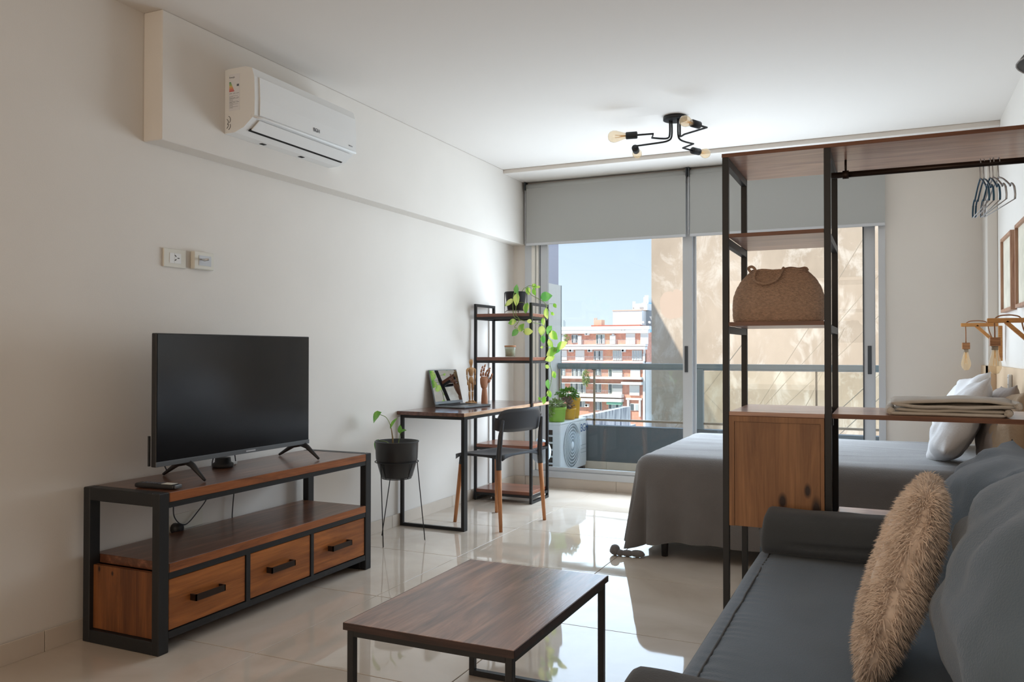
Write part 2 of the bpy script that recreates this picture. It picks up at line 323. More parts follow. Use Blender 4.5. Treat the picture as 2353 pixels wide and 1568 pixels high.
def text(name, s, size, loc, rot, m, parent, extrude=.0006, align='LEFT'):
    cu = bpy.data.curves.new(name, 'FONT'); cu.body = s; cu.size = size; cu.extrude = extrude; cu.align_x = align
    to = bpy.data.objects.new(name, cu); C.objects.link(to)
    dg = bpy.context.evaluated_depsgraph_get(); me = bpy.data.meshes.new_from_object(to.evaluated_get(dg))
    C.objects.unlink(to); bpy.data.objects.remove(to)
    mx = Matrix.Translation(loc) @ Euler(rot).to_matrix().to_4x4()
    me.transform(Matrix.Translation(-worg(parent)) @ mx); me.materials.clear(); me.materials.append(M[m])
    o = bpy.data.objects.new(name, me); C.objects.link(o); o.parent = parent; ORG[o] = worg(parent); return o
def dup(root, loc=None, rz=None, **kw):
    def cp(o, par):
        c = o.copy(); C.objects.link(c); c.parent = par; ORG[c] = worg(o)
        for ch in [x for x in o.children]: cp(ch, c)
        return c
    c = cp(root, None)
    if loc is not None: c.location = loc
    if rz is not None: c.rotation_euler = (0, 0, rz)
    for k, v in kw.items(): c[k] = v
    return c
def B(*a, **k): return MB().box(*a, **k)

# ================================================================== ROOM
W = 3.569; H = 2.6; D = 6.42; YB = -3.2
# floor with individual tiles
fl = struct('floor', B(-.05, W+.05, YB, D, -.12, -.006), 'grout')
tme = {}
g = .0018
xs = [0.0, .75, 1.55, 2.35, 3.15, W]; ys = [YB, -2.37, -1.57, -.77, .03, .83, 1.63, 2.43, 3.23, 4.03, 4.83, 5.63, D]
for i in range(5):
    for j in range(12):
        obj('tile', B(xs[i]+g, xs[i+1]-g, ys[j]+g, ys[j+1]-g, -.006, 0, bv=.001), 'tile', fl)
struct('wall_left', B(-.18, 0, YB-.1, D+.1, 0, H+.1), 'wall')
struct('wall_right', B(W, W+.18, YB-.1, D+.1, 0, H+.1), 'wall')
struct('wall_back', B(0, W, YB-.18, YB, 0, H+.1), 'wall')
wf = MB().box(0, .115, D, D+.2, 0, H).box(2.905, W, D, D+.2, 0, H).box(.115, 2.905, D, D+.2, 2.52, H).box(.115, 2.905, D, D+.12, 0, .085)
struct('wall_far', wf, 'wall')
struct('ceiling', B(-.1, W+.1, YB-.1, D+.2, H, H+.16), 'ceil')
struct('trim_1', B(0, .1095, 2.556, D, 2.042, H, bv=.004), 'wall')            # plastered beam on the left wall
struct('trim_2', B(.1095, W, 5.98, D, 2.568, H, bv=.002), 'ceil')              # dropped strip above the blinds
struct('trim_3', B(3.508, W, 6.13, D, 0, 2.568, bv=.003), 'wall')              # corner chase
struct('trim_4', B(W-.014, W, 4.0, 6.13, .0, 1.047), 'headboard')
struct('trim_5', MB().box(3.4955, 3.5075, 6.118, D, 0, 1.047).box(3.4955, W-.014, 6.118, 6.1295, 0, 1.047), 'headboard')
bl = struct('baseboard_left', B(0, .006, YB, D, 0, .07), 'grout')
yy = 2.11-.8*6
while yy < D-.05:
    obj('skirting_tile', B(.0062, .0125, max(yy, YB)+.0015, min(yy+.8, D-.001)-.0015, 0, .0784, bv=.001), 'skirt', bl); yy += .8
bf = struct('baseboard_far', B(0.013, .115, D-.006, D, 0, .07), 'grout')
obj('skirting_tile', B(.0135, .114, D-.0125, D-.0062, 0, .0784, bv=.001), 'skirt', bf)
br = struct('trim_6', B(.115, 2.905, D-.006, D, 0, .083), 'grout')
x = .116
while x < 2.9:
    obj('riser_tile', B(x+.001, min(x+.8, 2.904)-.001, D-.0125, D-.0062, 0, .0835, bv=.001), 'skirt', br); x += .8
bfr = struct('baseboard_right', B(2.905, 3.49, D-.0125, D, 0, .0784), 'skirt')

# sliding balcony door
dr = struct('door_1', MB().box(.115, .175, 6.40, 6.52, .085, 2.52).box(2.86, 2.905, 6.40, 6.52, .085, 2.52).box(.115, 2.905, 6.40, 6.52, 2.46, 2.52), 'alu')
tr_ = MB().box(.175, 2.86, 6.395, 6.53, .0855, .112).box(.175, 2.86, 6.395, 6.405, .112, .138).box(.175, 2.86, 6.445, 6.455, .112, .138).box(.175, 2.86, 6.505, 6.53, .112, .138)
obj('track', tr_, 'alu', dr)
def sash(x0, x1, y, st0=.062, st1=.075):
    s = MB().box(x0, x0+st0, y-.017, y+.017, .138, 2.46, bv=.002).box(x1-st1, x1, y-.017, y+.017, .138, 2.46, bv=.002).box(x0+st0, x1-st1, y-.015, y+.015, .138, .17).box(x0+st0, x1-st1, y-.015, y+.015, 2.40, 2.46)
    o = obj('sash', s, 'alu', dr)
    obj('pane', B(x0+st0, x1-st1, y-.002, y+.002, .17, 2.40), 'pane', o)
    return o
s1 = sash(.255, 1.535, 6.425)
s2 = sash(1.50, 2.838, 6.48, .05, .075)
obj('gasket', MB().box(2.7555, 2.764, 6.455, 6.4625, .17, 2.40).box(.248, .2545, 6.41, 6.44, .138, 2.46), 'aludark', dr)
obj('jamb_strip', MB().box(.176, .205, 6.40, 6.44, .138, 2.46).box(.214, .236, 6.41, 6.45, .138, 2.46, bv=.003), 'whitepaint', dr)
def handle(xc, y, par): obj('handle', MB().box(xc-.013, xc+.013, y-.006, y, .975, 1.18, bv=.005), 'aludark', par)
handle(1.488, 6.4075, s1); handle(2.80, 6.4625, s2)

# roller blinds
def blind(x0, x1, label):
    t = thing('roller_blind', label, 'blind', ((x0+x1)/2, 6.36, 2.03), group='grey roller blinds')
    obj('fabric', B(x0, x1, 6.3585, 6.3605, 2.05, 2.52), 'blind', t)
    obj('roll', MB().tube([(x0, 6.375, 2.528), (x1, 6.375, 2.528)], .024, 14), 'blind', t)
    obj('bottom_bar', B(x0, x1, 6.354, 6.365, 2.028, 2.05, bv=.003), 'blindbar', t)
    obj('bracket', MB().box(x0-.012, x0-.002, 6.34, 6.40, 2.50, 2.567), 'aludark', t)
    obj('bracket', MB().box(x1+.002, x1+.012, 6.34, 6.40, 2.50, 2.567), 'aludark', t)
    obj('gap_light_strip', B(x0-.024, x0-.0145, 6.385, 6.39, 2.05, 2.5), 'blindbar', t)  # pale strip added for daylight showing in the gap beside the blind
    ch = MB()
    ch.tube([(x0-.006, 6.35, 2.50), (x0-.006, 6.35, 2.08)], .0022, 6)
    obj('side_cord', ch, 'blindbar', t)
blind(.143, 1.496, 'left grey roller blind half lowered over the balcony door')
blind(1.528, 2.905, 'right grey roller blind half lowered, seen behind the divider shelves')

# ================================================================== LEFT SIDE THINGS
# ---- tv console
def console():
    t = thing('tv_console', 'low industrial TV console with wooden tops, three drawers and black steel frame', 'console', (.243, 2.94, 0))
    X0, X1, Y0, Y1 = .040, .447, 2.247, 3.632; a = .05; c = .036; Z = .604
    for (y0, y1) in ((Y0, Y0+a), (Y1-a, Y1)):
        m = MB().box(X0, X0+c, y0, y1, 0, Z, bv=.003).box(X1-c, X1, y0, y1, 0, Z, bv=.003).box(X0+c, X1-c, y0, y1, Z-.05, Z, bv=.003).box(X0+c, X1-c, y0, y1, 0, .05, bv=.003)
        obj('end_frame', m, 'black', t)
    obj('front_rail', MB().box(X1-.022, X1-.002, Y0+a, Y1-a, .545, .566).box(X0+.002, X0+.022, Y0+a, Y1-a, .545, .566), 'black', t)
    tp = obj('top_board', B(X0, X1-.001, Y0+a, Y1-a, .566, Z-.001, bv=.002), 'con_top', t)
    obj('front_edge', B(X1-.0008, X1+.0012, Y0+a+.002, Y1-a-.002, .5675, Z-.0025), 'con_edge', tp)
    sh = obj('middle_shelf', B(X0, X1-.001, Y0+a, Y1-a, .3, .335, bv=.002), 'con_top', t)
    obj('front_edge', B(X1-.0008, X1+.0012, Y0+a+.002, Y1-a-.002, .3012, .3338), 'con_edge', sh)
    fr = MB().box(X1-.03, X1-.002, Y0+a, Y1-a, .276, .2998).box(X1-.03, X1-.002, Y0+a, Y1-a, .052, .078)
    fr.box(X1-.03, X1-.002, 2.711, 2.735, .078, .276).box(X1-.03, X1-.002, 3.141, 3.161, .078, .276).box(X0, X0+.02, Y0+a, Y1-a, .052, .078)
    obj('drawer_frame', fr, 'black', t)
    obj('side_panel', B(X0+.03, X1-.032, Y0+a-.03, Y0+a-.012, .052, .2998), 'side', t)
    obj('side_panel', B(X0+.03, X1-.032, Y1-a+.012, Y1-a+.03, .052, .2998), 'side', t)
    obj('back_panel', MB().box(X0+.001, X0+.012, Y0+a, Y1-a, .08, .2995).box(X0+.012, X1-.03, Y0+a, Y1-a, .08, .09), 'side', t)
    for (y0, y1) in ((Y0+a+.004, 2.708), (2.738, 3.138), (3.164, Y1-a-.003)):
        d = obj('drawer', B(X1-.028, X1-.006, y0, y1, .081, .273, bv=.002), 'drawer', t)
        yc = (y0+y1)/2-.02; hw = .078
        h = MB().box(X1-.006, X1+.026, yc-hw, yc-hw+.005, .167, .192).box(X1-.006, X1+.026, yc+hw-.005, yc+hw, .167, .192).box(X1+.021, X1+.026, yc-hw, yc+hw, .167, .192)
        obj('handle', h, 'bronze', d)
    obj('foot', MB().box(X0+.002, X0+.03, Y0, Y0, 0, 0) if False else MB().box(X1-c-.12, X1-c-.02, Y1-a-.001, Y1-a, .0, .05), 'black', t)
console()

# ---- television
tv = thing('television', 'large flat black television on two splayed feet on the wooden console', 'television', (.2, 2.86, .604))
scr = obj('housing', MB().box(.252, .2785, 2.382, 3.331, .676, 1.2105, bv=.003).box(.205, .252, 2.46, 3.25, .70, 1.02, bv=.012), 'plastic', tv)
obj('screen', B(.2786, .2800, 2.388, 3.325, .697, 1.206), 'darkglass', tv)
obj('bottom_bezel', B(.2786, .2815, 2.382, 3.331, .6765, .6965, bv=.001), 'silver', tv)
obj('badge', B(.2816, .2822, 2.885, 2.945, .683, .689), 'steel', tv)
obj('port_box', B(.243, .2515, 2.375, 2.3815, .68, .80), 'plastic', tv)
for yc, a_ in ((2.565, -.02), (3.305, .02)):
    m = MB()
    for (xe, ye) in ((.375, yc-.04+.02), (.085, yc+.035)):
        m.tube([(.25, yc, .679), (.25+(xe-.25)*.35, yc+(ye-yc)*.35, .664), (xe, ye, .610)], [.017, .013, .0065], 6)
    obj('foot', m, 'plastic', tv)
# ---- streaming box + remote
sb = thing('streaming_box', 'small black puck shaped box standing under the television', 'device', (.13, 2.90, .604))
obj('body', MB().lathe([(.045, .6042), (.047, .610), (.047, .622), (.036, .628), (.034, .648), (.0, .650)], 24, T=Matrix.Translation((.13, 2.90, 0))), 'plastic', sb)
obj('plug', B(.10, .125, 2.95, 3.0, .606, .618, bv=.002), 'white', sb)
rm = thing('remote_control', 'slim black remote control lying on the near corner of the console', 'remote', (.335, 2.318, .604), .0)
T = Matrix.Translation((.325, 2.352, .604)) @ Matrix.Rotation(.12, 4, 'Z')
obj('body', MB().box(-.095, .092, -.022, .022, .0005, .019, bv=.007, T=T), 'plastic', rm)
obj('key_pad', MB().box(.03, .08, -.017, .017, .0191, .0202, T=T), 'cream', rm)
obj('end_cap', MB().box(.0921, .099, -.02, .02, .003, .017, bv=.003, T=T), 'silver', rm)
bt = MB()
for i in range(5):
    for j in range(3): bt.box(-.07+i*.02, -.06+i*.02, -.013+j*.010, -.006+j*.010, .0191, .0204, T=T)
obj('buttons', bt, 'ink', rm)
# ---- cables
cb = MB()
def spl(P, n=6):
    P = [Vector(p) for p in P]; out = []
    for i in range(len(P)-1):
        p0 = P[max(i-1, 0)]; p1 = P[i]; p2 = P[i+1]; p3 = P[min(i+2, len(P)-1)]
        for k in range(n):
            t = k/n; out.append(.5*((2*p1)+(-p0+p2)*t+(2*p0-5*p1+4*p2-p3)*t*t+(-p0+3*p1-3*p2+p3)*t**3))
    out.append(P[-1]); return out
tag(obj('power_cable', MB().tube(spl([(.025, 2.62, .70), (.022, 2.68, .60), (.02, 2.715, .50), (.02, 2.72, .40), (.022, 2.78, .352), (.02, 2.86, .40), (.02, 2.92, .46), (.022, 2.94, .55), (.03, 2.94, .63), (.09, 2.93, .68), (.2, 2.9, .70)]), .0028, 6), 'cable'), 'looping black power cable hanging behind the left drawer of the console', 'cable')
tag(obj('antenna_cable', MB().tube(spl([(.024, 3.08, .68), (.022, 3.10, .56), (.022, 3.085, .44), (.022, 3.075, .34), (.02, 3.08, .29)]), .0028, 6), 'cable'), 'thin straight cable hanging behind the middle of the console', 'cable')
so = thing('low_wall_socket', 'low white wall socket with a black plug behind the console', 'socket', (0, 2.74, .36))
obj('plate', B(.0003, .010, 2.68, 2.90, .33, .405, bv=.002), 'cream', so)
obj('plug', MB().tube([(.010, 2.73, .345), (.045, 2.73, .345)], .024, 12), 'plastic', so)
# ---- wall plates
s = thing('wall_socket', 'cream wall plate with a three pin socket above the television', 'socket', (0, 2.725, 1.556))
obj('plate', B(.0003, .009, 2.662, 2.792, 1.513, 1.597, bv=.003), 'cream', s)
obj('insert', MB().box(.009, .0105, 2.696, 2.722, 1.533, 1.578).box(.009, .0105, 2.7235, 2.760, 1.533, 1.578), 'white', s)
pn = MB()
for (yy, zz, a) in ((2.728, 1.566, -.6), (2.728, 1.548, .6), (2.745, 1.557, 0)): pn.box(-.001, .001, -.0015, .0015, -.005, .005, T=Matrix.Translation((.0108, yy, zz)) @ Matrix.Rotation(a+PI/2, 4, 'X'))
obj('pin_hole', pn, 'slot', s)
s = thing('antenna_plate', 'raised square wall plate with a protruding chrome aerial plug', 'socket', (0, 2.885, 1.558))
obj('plate', B(.0003, .026, 2.822, 2.946, 1.517, 1.600, bv=.004), 'cream', s)
obj('insert', B(.0265, .0275, 2.850, 2.925, 1.535, 1.582), 'blindbar', s)
obj('plug', MB().tube([(.027, 2.862, 1.563), (.05, 2.862, 1.560), (.075, 2.864, 1.562)], [.004, .007, .0055], 10), 'steel', s)

# ---- indoor AC
ac = thing('air_conditioner', 'white wall mounted split air conditioner with energy label on its side', 'air conditioner', (.11, 3.32, 2.15))
Y0, Y1 = 2.921, 3.705; xb = .1105
prof = [(xb, 2.152), (xb, 2.448), (.135, 2.452), (.235, 2.452), (.272, 2.44), (.286, 2.40), (.290, 2.30), (.288, 2.222), (.268, 2.205), (.225, 2.172), (.17, 2.153)]
m = MB().prism([(b, a) for a, b in []] or [(x_, z_) for x_, z_ in prof], Y0, Y1, axis='y'); obj('body', m, 'white', ac)
obj('front_panel', MB().prism([(.2865, 2.40), (.291, 2.40), (.2955, 2.30), (.294, 2.226), (.290, 2.222), (.2905, 2.30)], Y0+.03, Y1-.004, axis='y'), 'white', ac)
obj('front_lip', MB().tube([(.268, Y0-.001, 2.222), (.284, Y0+.014, 2.214), (.292, Y0+.05, 2.216), (.292, Y1-.004, 2.216)], .006, 8), 'white', ac)
obj('louvre', MB().prism([(.275, 2.2075), (.279, 2.205), (.232, 2.166), (.228, 2.1695)], Y0+.045, Y1-.03, axis='y'), 'white', ac)
obj('outlet_slot', MB().prism([(.2285, 2.1735), (.2285, 2.1705), (.2155, 2.163), (.2155, 2.167)], Y0+.04, Y1-.03, axis='y'), 'slot', ac)
for yy in (3.13, 3.42): obj('clip', B(.13, .15, yy, yy+.03, 2.1505, 2.153), 'slot', ac)
lab = obj('energy_label', B(.135, .200, Y0-.0008, Y0-.0002, 2.255, 2.425), 'label', ac)
cols = [(40, 130, 60), (90, 160, 60), (150, 180, 60), (210, 190, 60), (225, 160, 60), (225, 120, 50), (215, 80, 45), (200, 50, 40)]
for i, cc in enumerate(cols):
    key = 'bar%d' % i; M[key] = mat('label_bar', srgb(*cc), .7)
    obj('colour_bar', B(.138, .148+i*.0028, Y0-.0013, Y0-.0009, 2.385-i*.0058, 2.389-i*.0058), key, lab)
ar = MB().box(.183, .196, Y0-.0013, Y0-.0009, 2.366, 2.376)
for i in range(9): ar.box(.139+(i % 3)*.021, .139+(i % 3)*.021+.015, Y0-.0012, Y0-.0009, 2.334-(i//3)*.021, 2.3355-(i//3)*.021)
for i in range(14): ar.box(.139, .160 if i % 3 else .190, Y0-.0012, Y0-.0009, 2.322-i*.0042, 2.3228-i*.0042)
obj('small_print', ar, 'ink', lab)['kind'] = 'stuff'
text('title_print', 'Energía', .011, (.138, Y0-.0012, 2.407), (PI/2, 0, 0), 'ink', lab, .0002)
ls = MB()
for (x_, z_, r_, a0, a1) in ((.128, 2.215, .022, -.9, 1.2), (.118, 2.205, .018, -.9, 1.2), (.128, 2.186, .022, -1.2, .5), (.118, 2.190, .018, -1.2, .5)):
    pts = [(x_+r_*.8*math.cos(a0+(a1-a0)*k/6), Y0-.0006, z_+r_*.8*math.sin(a0+(a1-a0)*k/6)) for k in range(7)]
    ls.tube(pts, .0012, 5)
obj('side_slots', ls, 'slot', ac)
text('brand_print', 'BGH', .026, (.2962, 3.335, 2.247), (PI/2, 0, PI/2), 'ink', ac, .0004)
text('corner_print', 'Silent Air', .009, (.2962, 3.635, 2.240), (PI/2, 0, PI/2), 'ink', ac, .0003)

# ---- coffee table
ct = thing('coffee_table', 'rectangular wooden coffee table on a thin black steel frame', 'coffee table', (1.82, 2.23, 0))
tp = obj('table_top', B(1.568, 2.077, 1.855, 2.607, .383, .400, bv=.0015), 'coffee', ct)
obj('edge_band', MB().box(1.567, 2.078, 1.8538, 1.8549, .3805, .3995).box(2.0771, 2.0785, 1.855, 2.607, .3805, .3995).box(1.5667, 1.5679, 1.855, 2.607, .3805, .3995), 'coffee_edge', tp)
for yy in (1.862, 2.580):
    obj('end_frame', MB().box(1.575, 1.595, yy, yy+.02, 0, .3828, bv=.001).box(2.05, 2.07, yy, yy+.02, 0, .3828, bv=.001).box(1.595, 2.05, yy, yy+.02, 0.0, .02).box(1.595, 2.05, yy, yy+.02, .3628, .3828), 'black', ct)
obj('side_rail', B(1.575, 1.595, 1.882, 2.58, .3628, .3828), 'black', ct); obj('side_rail', B(2.05, 2.07, 1.882, 2.58, .3628, .3828), 'black', ct)

# ---- plant stand, pot, plant
PX, PY = .255, 4.18
ps = thing('plant_stand', 'black wire hairpin plant stand between the console and the desk', 'plant stand', (PX, PY, 0))
ring = [(PX+.128*math.cos(2*PI*k/32), PY+.128*math.sin(2*PI*k/32), .482) for k in range(33)]
obj('ring', MB().tube(ring, .0032, 6, caps=False), 'black', ps)
ring2 = [(PX+.086*math.cos(2*PI*k/28), PY+.086*math.sin(2*PI*k/28), .384) for k in range(29)]
bk = MB().tube(ring2, .0026, 6, caps=False)
for a in (-.2, 1.37, 2.94, 4.5): bk.tube([(PX+.127*math.cos(a), PY+.127*math.sin(a), .482), (PX+.088*math.cos(a), PY+.088*math.sin(a), .385)], .0026, 6)
obj('basket_wires', bk, 'black', ps)
for (fx, fy) in ((.271, 4.005), (.100, 4.262), (.398, 4.272)):
    a = math.atan2(fy-PY, fx-PX); p = MB()
    pts = [(PX+.127*math.cos(a-.34), PY+.127*math.sin(a-.34), .482), (fx-.006*math.cos(a+PI/2)*-1, fy, .012), (fx, fy, .0035), (fx+.006*math.cos(a+PI/2), fy, .012), (PX+.127*math.cos(a+.34), PY+.127*math.sin(a+.34), .482)]
    obj('leg', p.tube(pts, .0032, 6), 'black', ps)
pp = thing('potted_plant', 'black pot with a sparse young green plant on a wire stand', 'plant', (PX, PY, .386))
obj('pot', MB().lathe([(.0, .388), (.088, .388), (.094, .396), (.1235, .50), (.128, .596), (.132, .598), (.1315, .604), (.124, .604), (.1205, .57), (.0, .568)], 32, T=Matrix.Translation((PX, PY, 0))), 'potblack', pp)
obj('soil', MB().lathe([(0, .572), (.1195, .571)], 24, T=Matrix.Translation((PX, PY, 0))), 'soil', pp)
def leafmesh(L, Wd, fold=.25, curl=.3, n=6):
    vs = []; fs = []
    for i in range(n+1):
        t = i/n; wv = Wd*(math.sin(PI*min(1, t*.96+.04))**.75)*(1.12-.62*t) if 0 < i < n else .0
        yv = L*t-(.08*L if i == 0 else 0); zv = -curl*L*t*t
        for sgn in (-1, -.5, 0, .5, 1): vs.append((sgn*wv, yv-(.10*L*abs(sgn) if i <= 1 else 0), zv+abs(sgn)*wv*fold-sgn*sgn*wv*.12))
    for i in range(n):
        for k in range(4): fs.append((i*5+k, i*5+k+1, (i+1)*5+k+1, (i+1)*5+k))
    return vs, fs
def leafobj(name, base, d, up, L, Wd, m, parent, fold=.25, curl=.3):
    d = Vector(d).normalized(); up = Vector(up); x_ = d.cross(up).normalized(); z_ = x_.cross(d).normalized()
    T = Matrix((x_, d, z_)).transposed().to_4x4(); T.translation = Vector(base)
    vs, fs = leafmesh(L, Wd, fold, curl); return obj(name, MB().add(vs, fs, True, T), m, parent)
def P2(x_, z_, dy=0): return (x_, 4.18+dy, z_)
obj('stem', MB().tube([P2(.228, .565), P2(.226, .62), P2(.219, .66), P2(.214, .68)], [.006, .005, .0035, .003], 6), 'stem_brown', pp)
obj('stem', MB().tube(spl([P2(.216, .675), P2(.208, .697), P2(.195, .722), P2(.172, .745), P2(.133, .757)]), .002, 6), 'stem', pp)
obj('stem', MB().tube(spl([P2(.264, .568), P2(.270, .61), P2(.282, .662)]), .002, 6), 'stem', pp)
obj('stem', MB().tube(spl([P2(.21, .573), P2(.19, .592), P2(.161, .598), P2(.123, .597)]), .002, 6), 'stem', pp)
leafobj('leaf', P2(.133, .762), (-.75, .1, -.5), (.3, -.8, .6), .10, .034, 'leaf', pp, .5, .35)
leafobj('leaf', P2(.214, .684), (.5, 0, .75), (-.4, -.9, .3), .07, .017, 'leaf', pp, .6, .1)
leafobj('leaf', P2(.279, .655), (-.15, .1, .6), (0, -.9, .3), .048, .018, 'leaf', pp, .3, .2)
leafobj('leaf', P2(.282, .662), (.9, 0, .35), (0, -.7, .7), .036, .013, 'leaf', pp, .3, .3)
leafobj('leaf', P2(.122, .598), (-.45, 0, -.8), (-.3, -.9, .3), .065, .022, 'leaf_dark', pp, .5, .2)

# ================================================================== DESK WITH TOWER
dk = thing('desk', 'wall desk with wooden top joined to an open black steel shelf tower', 'desk', (.25, 5.28, 0))
dt = obj('desk_top', B(.004, .496, 4.575, 5.652, .724, .748, bv=.0015), 'desk', dk)
obj('raw_edge', MB().box(.4962, .4985, 4.577, 5.650, .725, .747), 'desk_edge', dt)
dt2 = obj('tower_board', B(.048, .489, 5.6535, 5.93, .724, .748, bv=.0015), 'desk', dk)
obj('raw_edge', MB().box(.5105, .5125, 5.654, 5.960, .725, .747), 'desk_edge', dt2)
obj('leg_frame', MB().box(.016, .036, 4.597, 4.617, 0, .7235).box(.466, .488, 4.597, 4.642, 0, .7235).box(.036, .466, 4.597, 4.617, 0, .02).box(.036, .466, 4.597, 4.617, .7035, .7235), 'black', dk)
obj('front_rail', B(.468, .488, 4.642, 5.625, .7035, .7235), 'black', dk); obj('front_rail', B(.016, .036, 4.617, 5.625, .7035, .7235), 'black', dk)
for x0 in (.026, .490):
    y0, y1 = 5.626, 5.965
    m = MB().box(x0, x0+.02, y0, y0+.02, 0, 1.502, bv=.001).box(x0, x0+.02, y1-.02, y1, 0, 1.502, bv=.001).box(x0, x0+.02, y0+.02, y1-.02, 1.482, 1.502).box(x0, x0+.02, y0+.02, y1-.02, 0, .02)
    for z in (1.38, 1.048, .383, .04): m.box(x0+.002, x0+.018, y0+.02, y1-.02, z, z+.018)
    obj('side_frame', m, 'black', dk)
for z in (1.40, 1.068, .405, .062):
    b_ = obj('tower_shelf', B(.0465, .4895, 5.630, 5.962, z, z+.025, bv=.001), 'tower', dk)
    [obj('shelf_rail', B(.0465, .4895, y0, y0+.017, z-.019, z-.0005), 'black', dk) for y0 in (5.628, 5.945)]

# ---- laptop
lp = thing('laptop', 'open grey laptop on the desk with sky reflected in its screen', 'laptop', (.205, 5.114, .748), -.10, local=True)
LX0, LX1, LY0, LY1 = -.120, .125, -.172, .172
obj('base', B(LX0, LX1, LY0, LY1, .0006, .015, bv=.004), 'silver', lp)
kb = obj('keyboard', B(LX0+.02, LX0+.13, LY0+.02, LY1-.02, .0151, .0158), 'slot', lp)
keys = MB()
for i in range(5):
    for j in range(14): keys.box(LX0+.023+i*.021, LX0+.040+i*.021, LY0+.025+j*.0215, LY0+.043+j*.0215, .0158, .0172)
k_ = obj('keys', keys, 'plastic', kb); k_['kind'] = 'stuff'
obj('trackpad', B(LX0+.15, LX0+.225, (LY0+LY1)/2-.055, (LY0+LY1)/2+.055, .0151, .0156), 'silver', lp)
Tl = Matrix.Translation((LX0+.006, 0, .018)) @ Matrix.Rotation(-.24, 4, 'Y')
obj('lid', MB().box(-.007, 0, LY0, LY1, 0, .248, bv=.002, T=Tl), 'silver', lp)
M['mirror'] = mat('glossy_screen', srgb(170, 180, 190), .02, 1.0); 
obj('screen', MB().box(.0002, .0012, LY0+.006, LY1-.006, .022, .243, T=Tl), 'mirror', lp)
obj('hinge', MB().tube([(LX0+.004, LY0+.04, .017), (LX0+.004, LY1-.04, .017)], .005, 8), 'plastic', lp)

# ---- mannequin
mq = thing('drawing_mannequin', 'small jointed wooden drawing mannequin standing on the desk', 'figurine', (.13, 5.38, .748), -.35, local=True)
def ell(rx, ry, rz_, c, n=14):
    T = Matrix.Translation(c) @ Matrix.Diagonal((rx, ry, rz_, 1))
    return MB().lathe([(math.sin(PI*i/10), -math.cos(PI*i/10)) for i in range(11)], n, T=T)
obj('base', B(-.028, .028, -.034, .034, .0006, .019, bv=.003), 'mann', mq)
obj('support_rod', MB().tube([(-.008, 0, .019), (-.008, 0, .16)], .0018, 6), 'steel', mq)
obj('torso', MB().lathe([(.012, .208), (.017, .215), (.026, .245), (.029, .262), (.02, .270), (.008, .272)], 16, sy=1.0, T=Matrix.Diagonal((.62, 1, 1, 1))), 'mann', mq)
obj('pelvis', MB().lathe([(.010, .152), (.022, .160), (.024, .178), (.016, .196), (.009, .205)], 16, T=Matrix.Diagonal((.65, 1, 1, 1))), 'mann', mq)
obj('head', MB().lathe([(.005, .268), (.006, .282), (.011, .292), (.0155, .308), (.0135, .324), (.006, .331), (0, .332)], 14), 'mann', mq)
for sg in (-1, 1):
    obj('arm', MB().tube([(0, sg*.030, .262), (0, sg*.040, .252), (.0, sg*.041, .215)], [.008, .0085, .006], 8).tube([(0, sg*.041, .213), (.002, sg*.037, .175)], [.0065, .0045], 8).tube([(.002, sg*.037, .174), (.004, sg*.035, .148), (.005, sg*.034, .14)], [.004, .007, .003], 8), 'mann', mq)
    obj('leg', MB().tube([(0, sg*.014, .16), (0, sg*.016, .13), (0, sg*.015, .098)], [.009, .011, .007], 8).tube([(0, sg*.015, .095), (0, sg*.015, .07), (0, sg*.014, .036)], [.008, .0085, .005], 8).tube([(-.008, sg*.014, .024), (.018, sg*.015, .022)], [.006, .007], 8).tube([(0, sg*.014, .036), (0, sg*.014, .026)], .005, 8), 'mann', mq)

# ---- wooden hand
hd = thing('wooden_hand', 'jointed wooden model hand with raised fingers on the desk', 'figurine', (.215, 5.43, .748), -.5, local=True)
obj('forearm', MB().lathe([(.026, .0006), (.026, .004), (.0235, .06), (.019, .112), (.012, .12)], 20, T=Matrix.Diagonal((.85, 1, 1, 1))), 'hand', hd)
obj('palm', MB().tube([(0, 0, .112), (0, -.002, .128), (.0, -.003, .155), (0, -.001, .185), (0, 0, .205)], [.017, .027, .034, .037, .028], 14, T=Matrix.Diagonal((.5, 1, 1, 1))), 'hand', hd)
FG = [(-.028, [(.202), .0], [(0, -.031, .205), (-.002, -.030, .232), (.002, -.024, .262), (.006, -.017, .284)]),
      (-.01, 0, [(0, -.012, .208), (0, -.009, .240), (.003, -.002, .272), (.008, .004, .296)]),
      (.01, 0, [(0, .008, .207), (.01, .010, .238), (.022, .022, .258), (.03, .036, .268)]),
      (.028, 0, [(0, .026, .203), (.010, .030, .228), (.022, .031, .245), (.026, .026, .256)])]
for _, __, pts in FG:
    m = MB()
    for k in range(3):
        a = Vector(pts[k]); b = Vector(pts[k+1]); d_ = (b-a)
        m.tube([a+d_*.04, a+d_*.5, a+d_*.93], [.0075-.0008*k, .0082-.001*k, .0066-.0012*k], 9)
    obj('finger', m, 'hand', hd)
m = MB()
tp_ = [(.004, .030, .160), (.012, .043, .183), (.016, .052, .206), (.018, .060, .228)]
for k in range(3):
    a = Vector(tp_[k]); b = Vector(tp_[k+1]); m.tube([a, (a+b)/2, b-(b-a)*.06], [.011-.002*k, .011-.002*k, .008-.0018*k], 9)
obj('thumb', m, 'hand', hd)

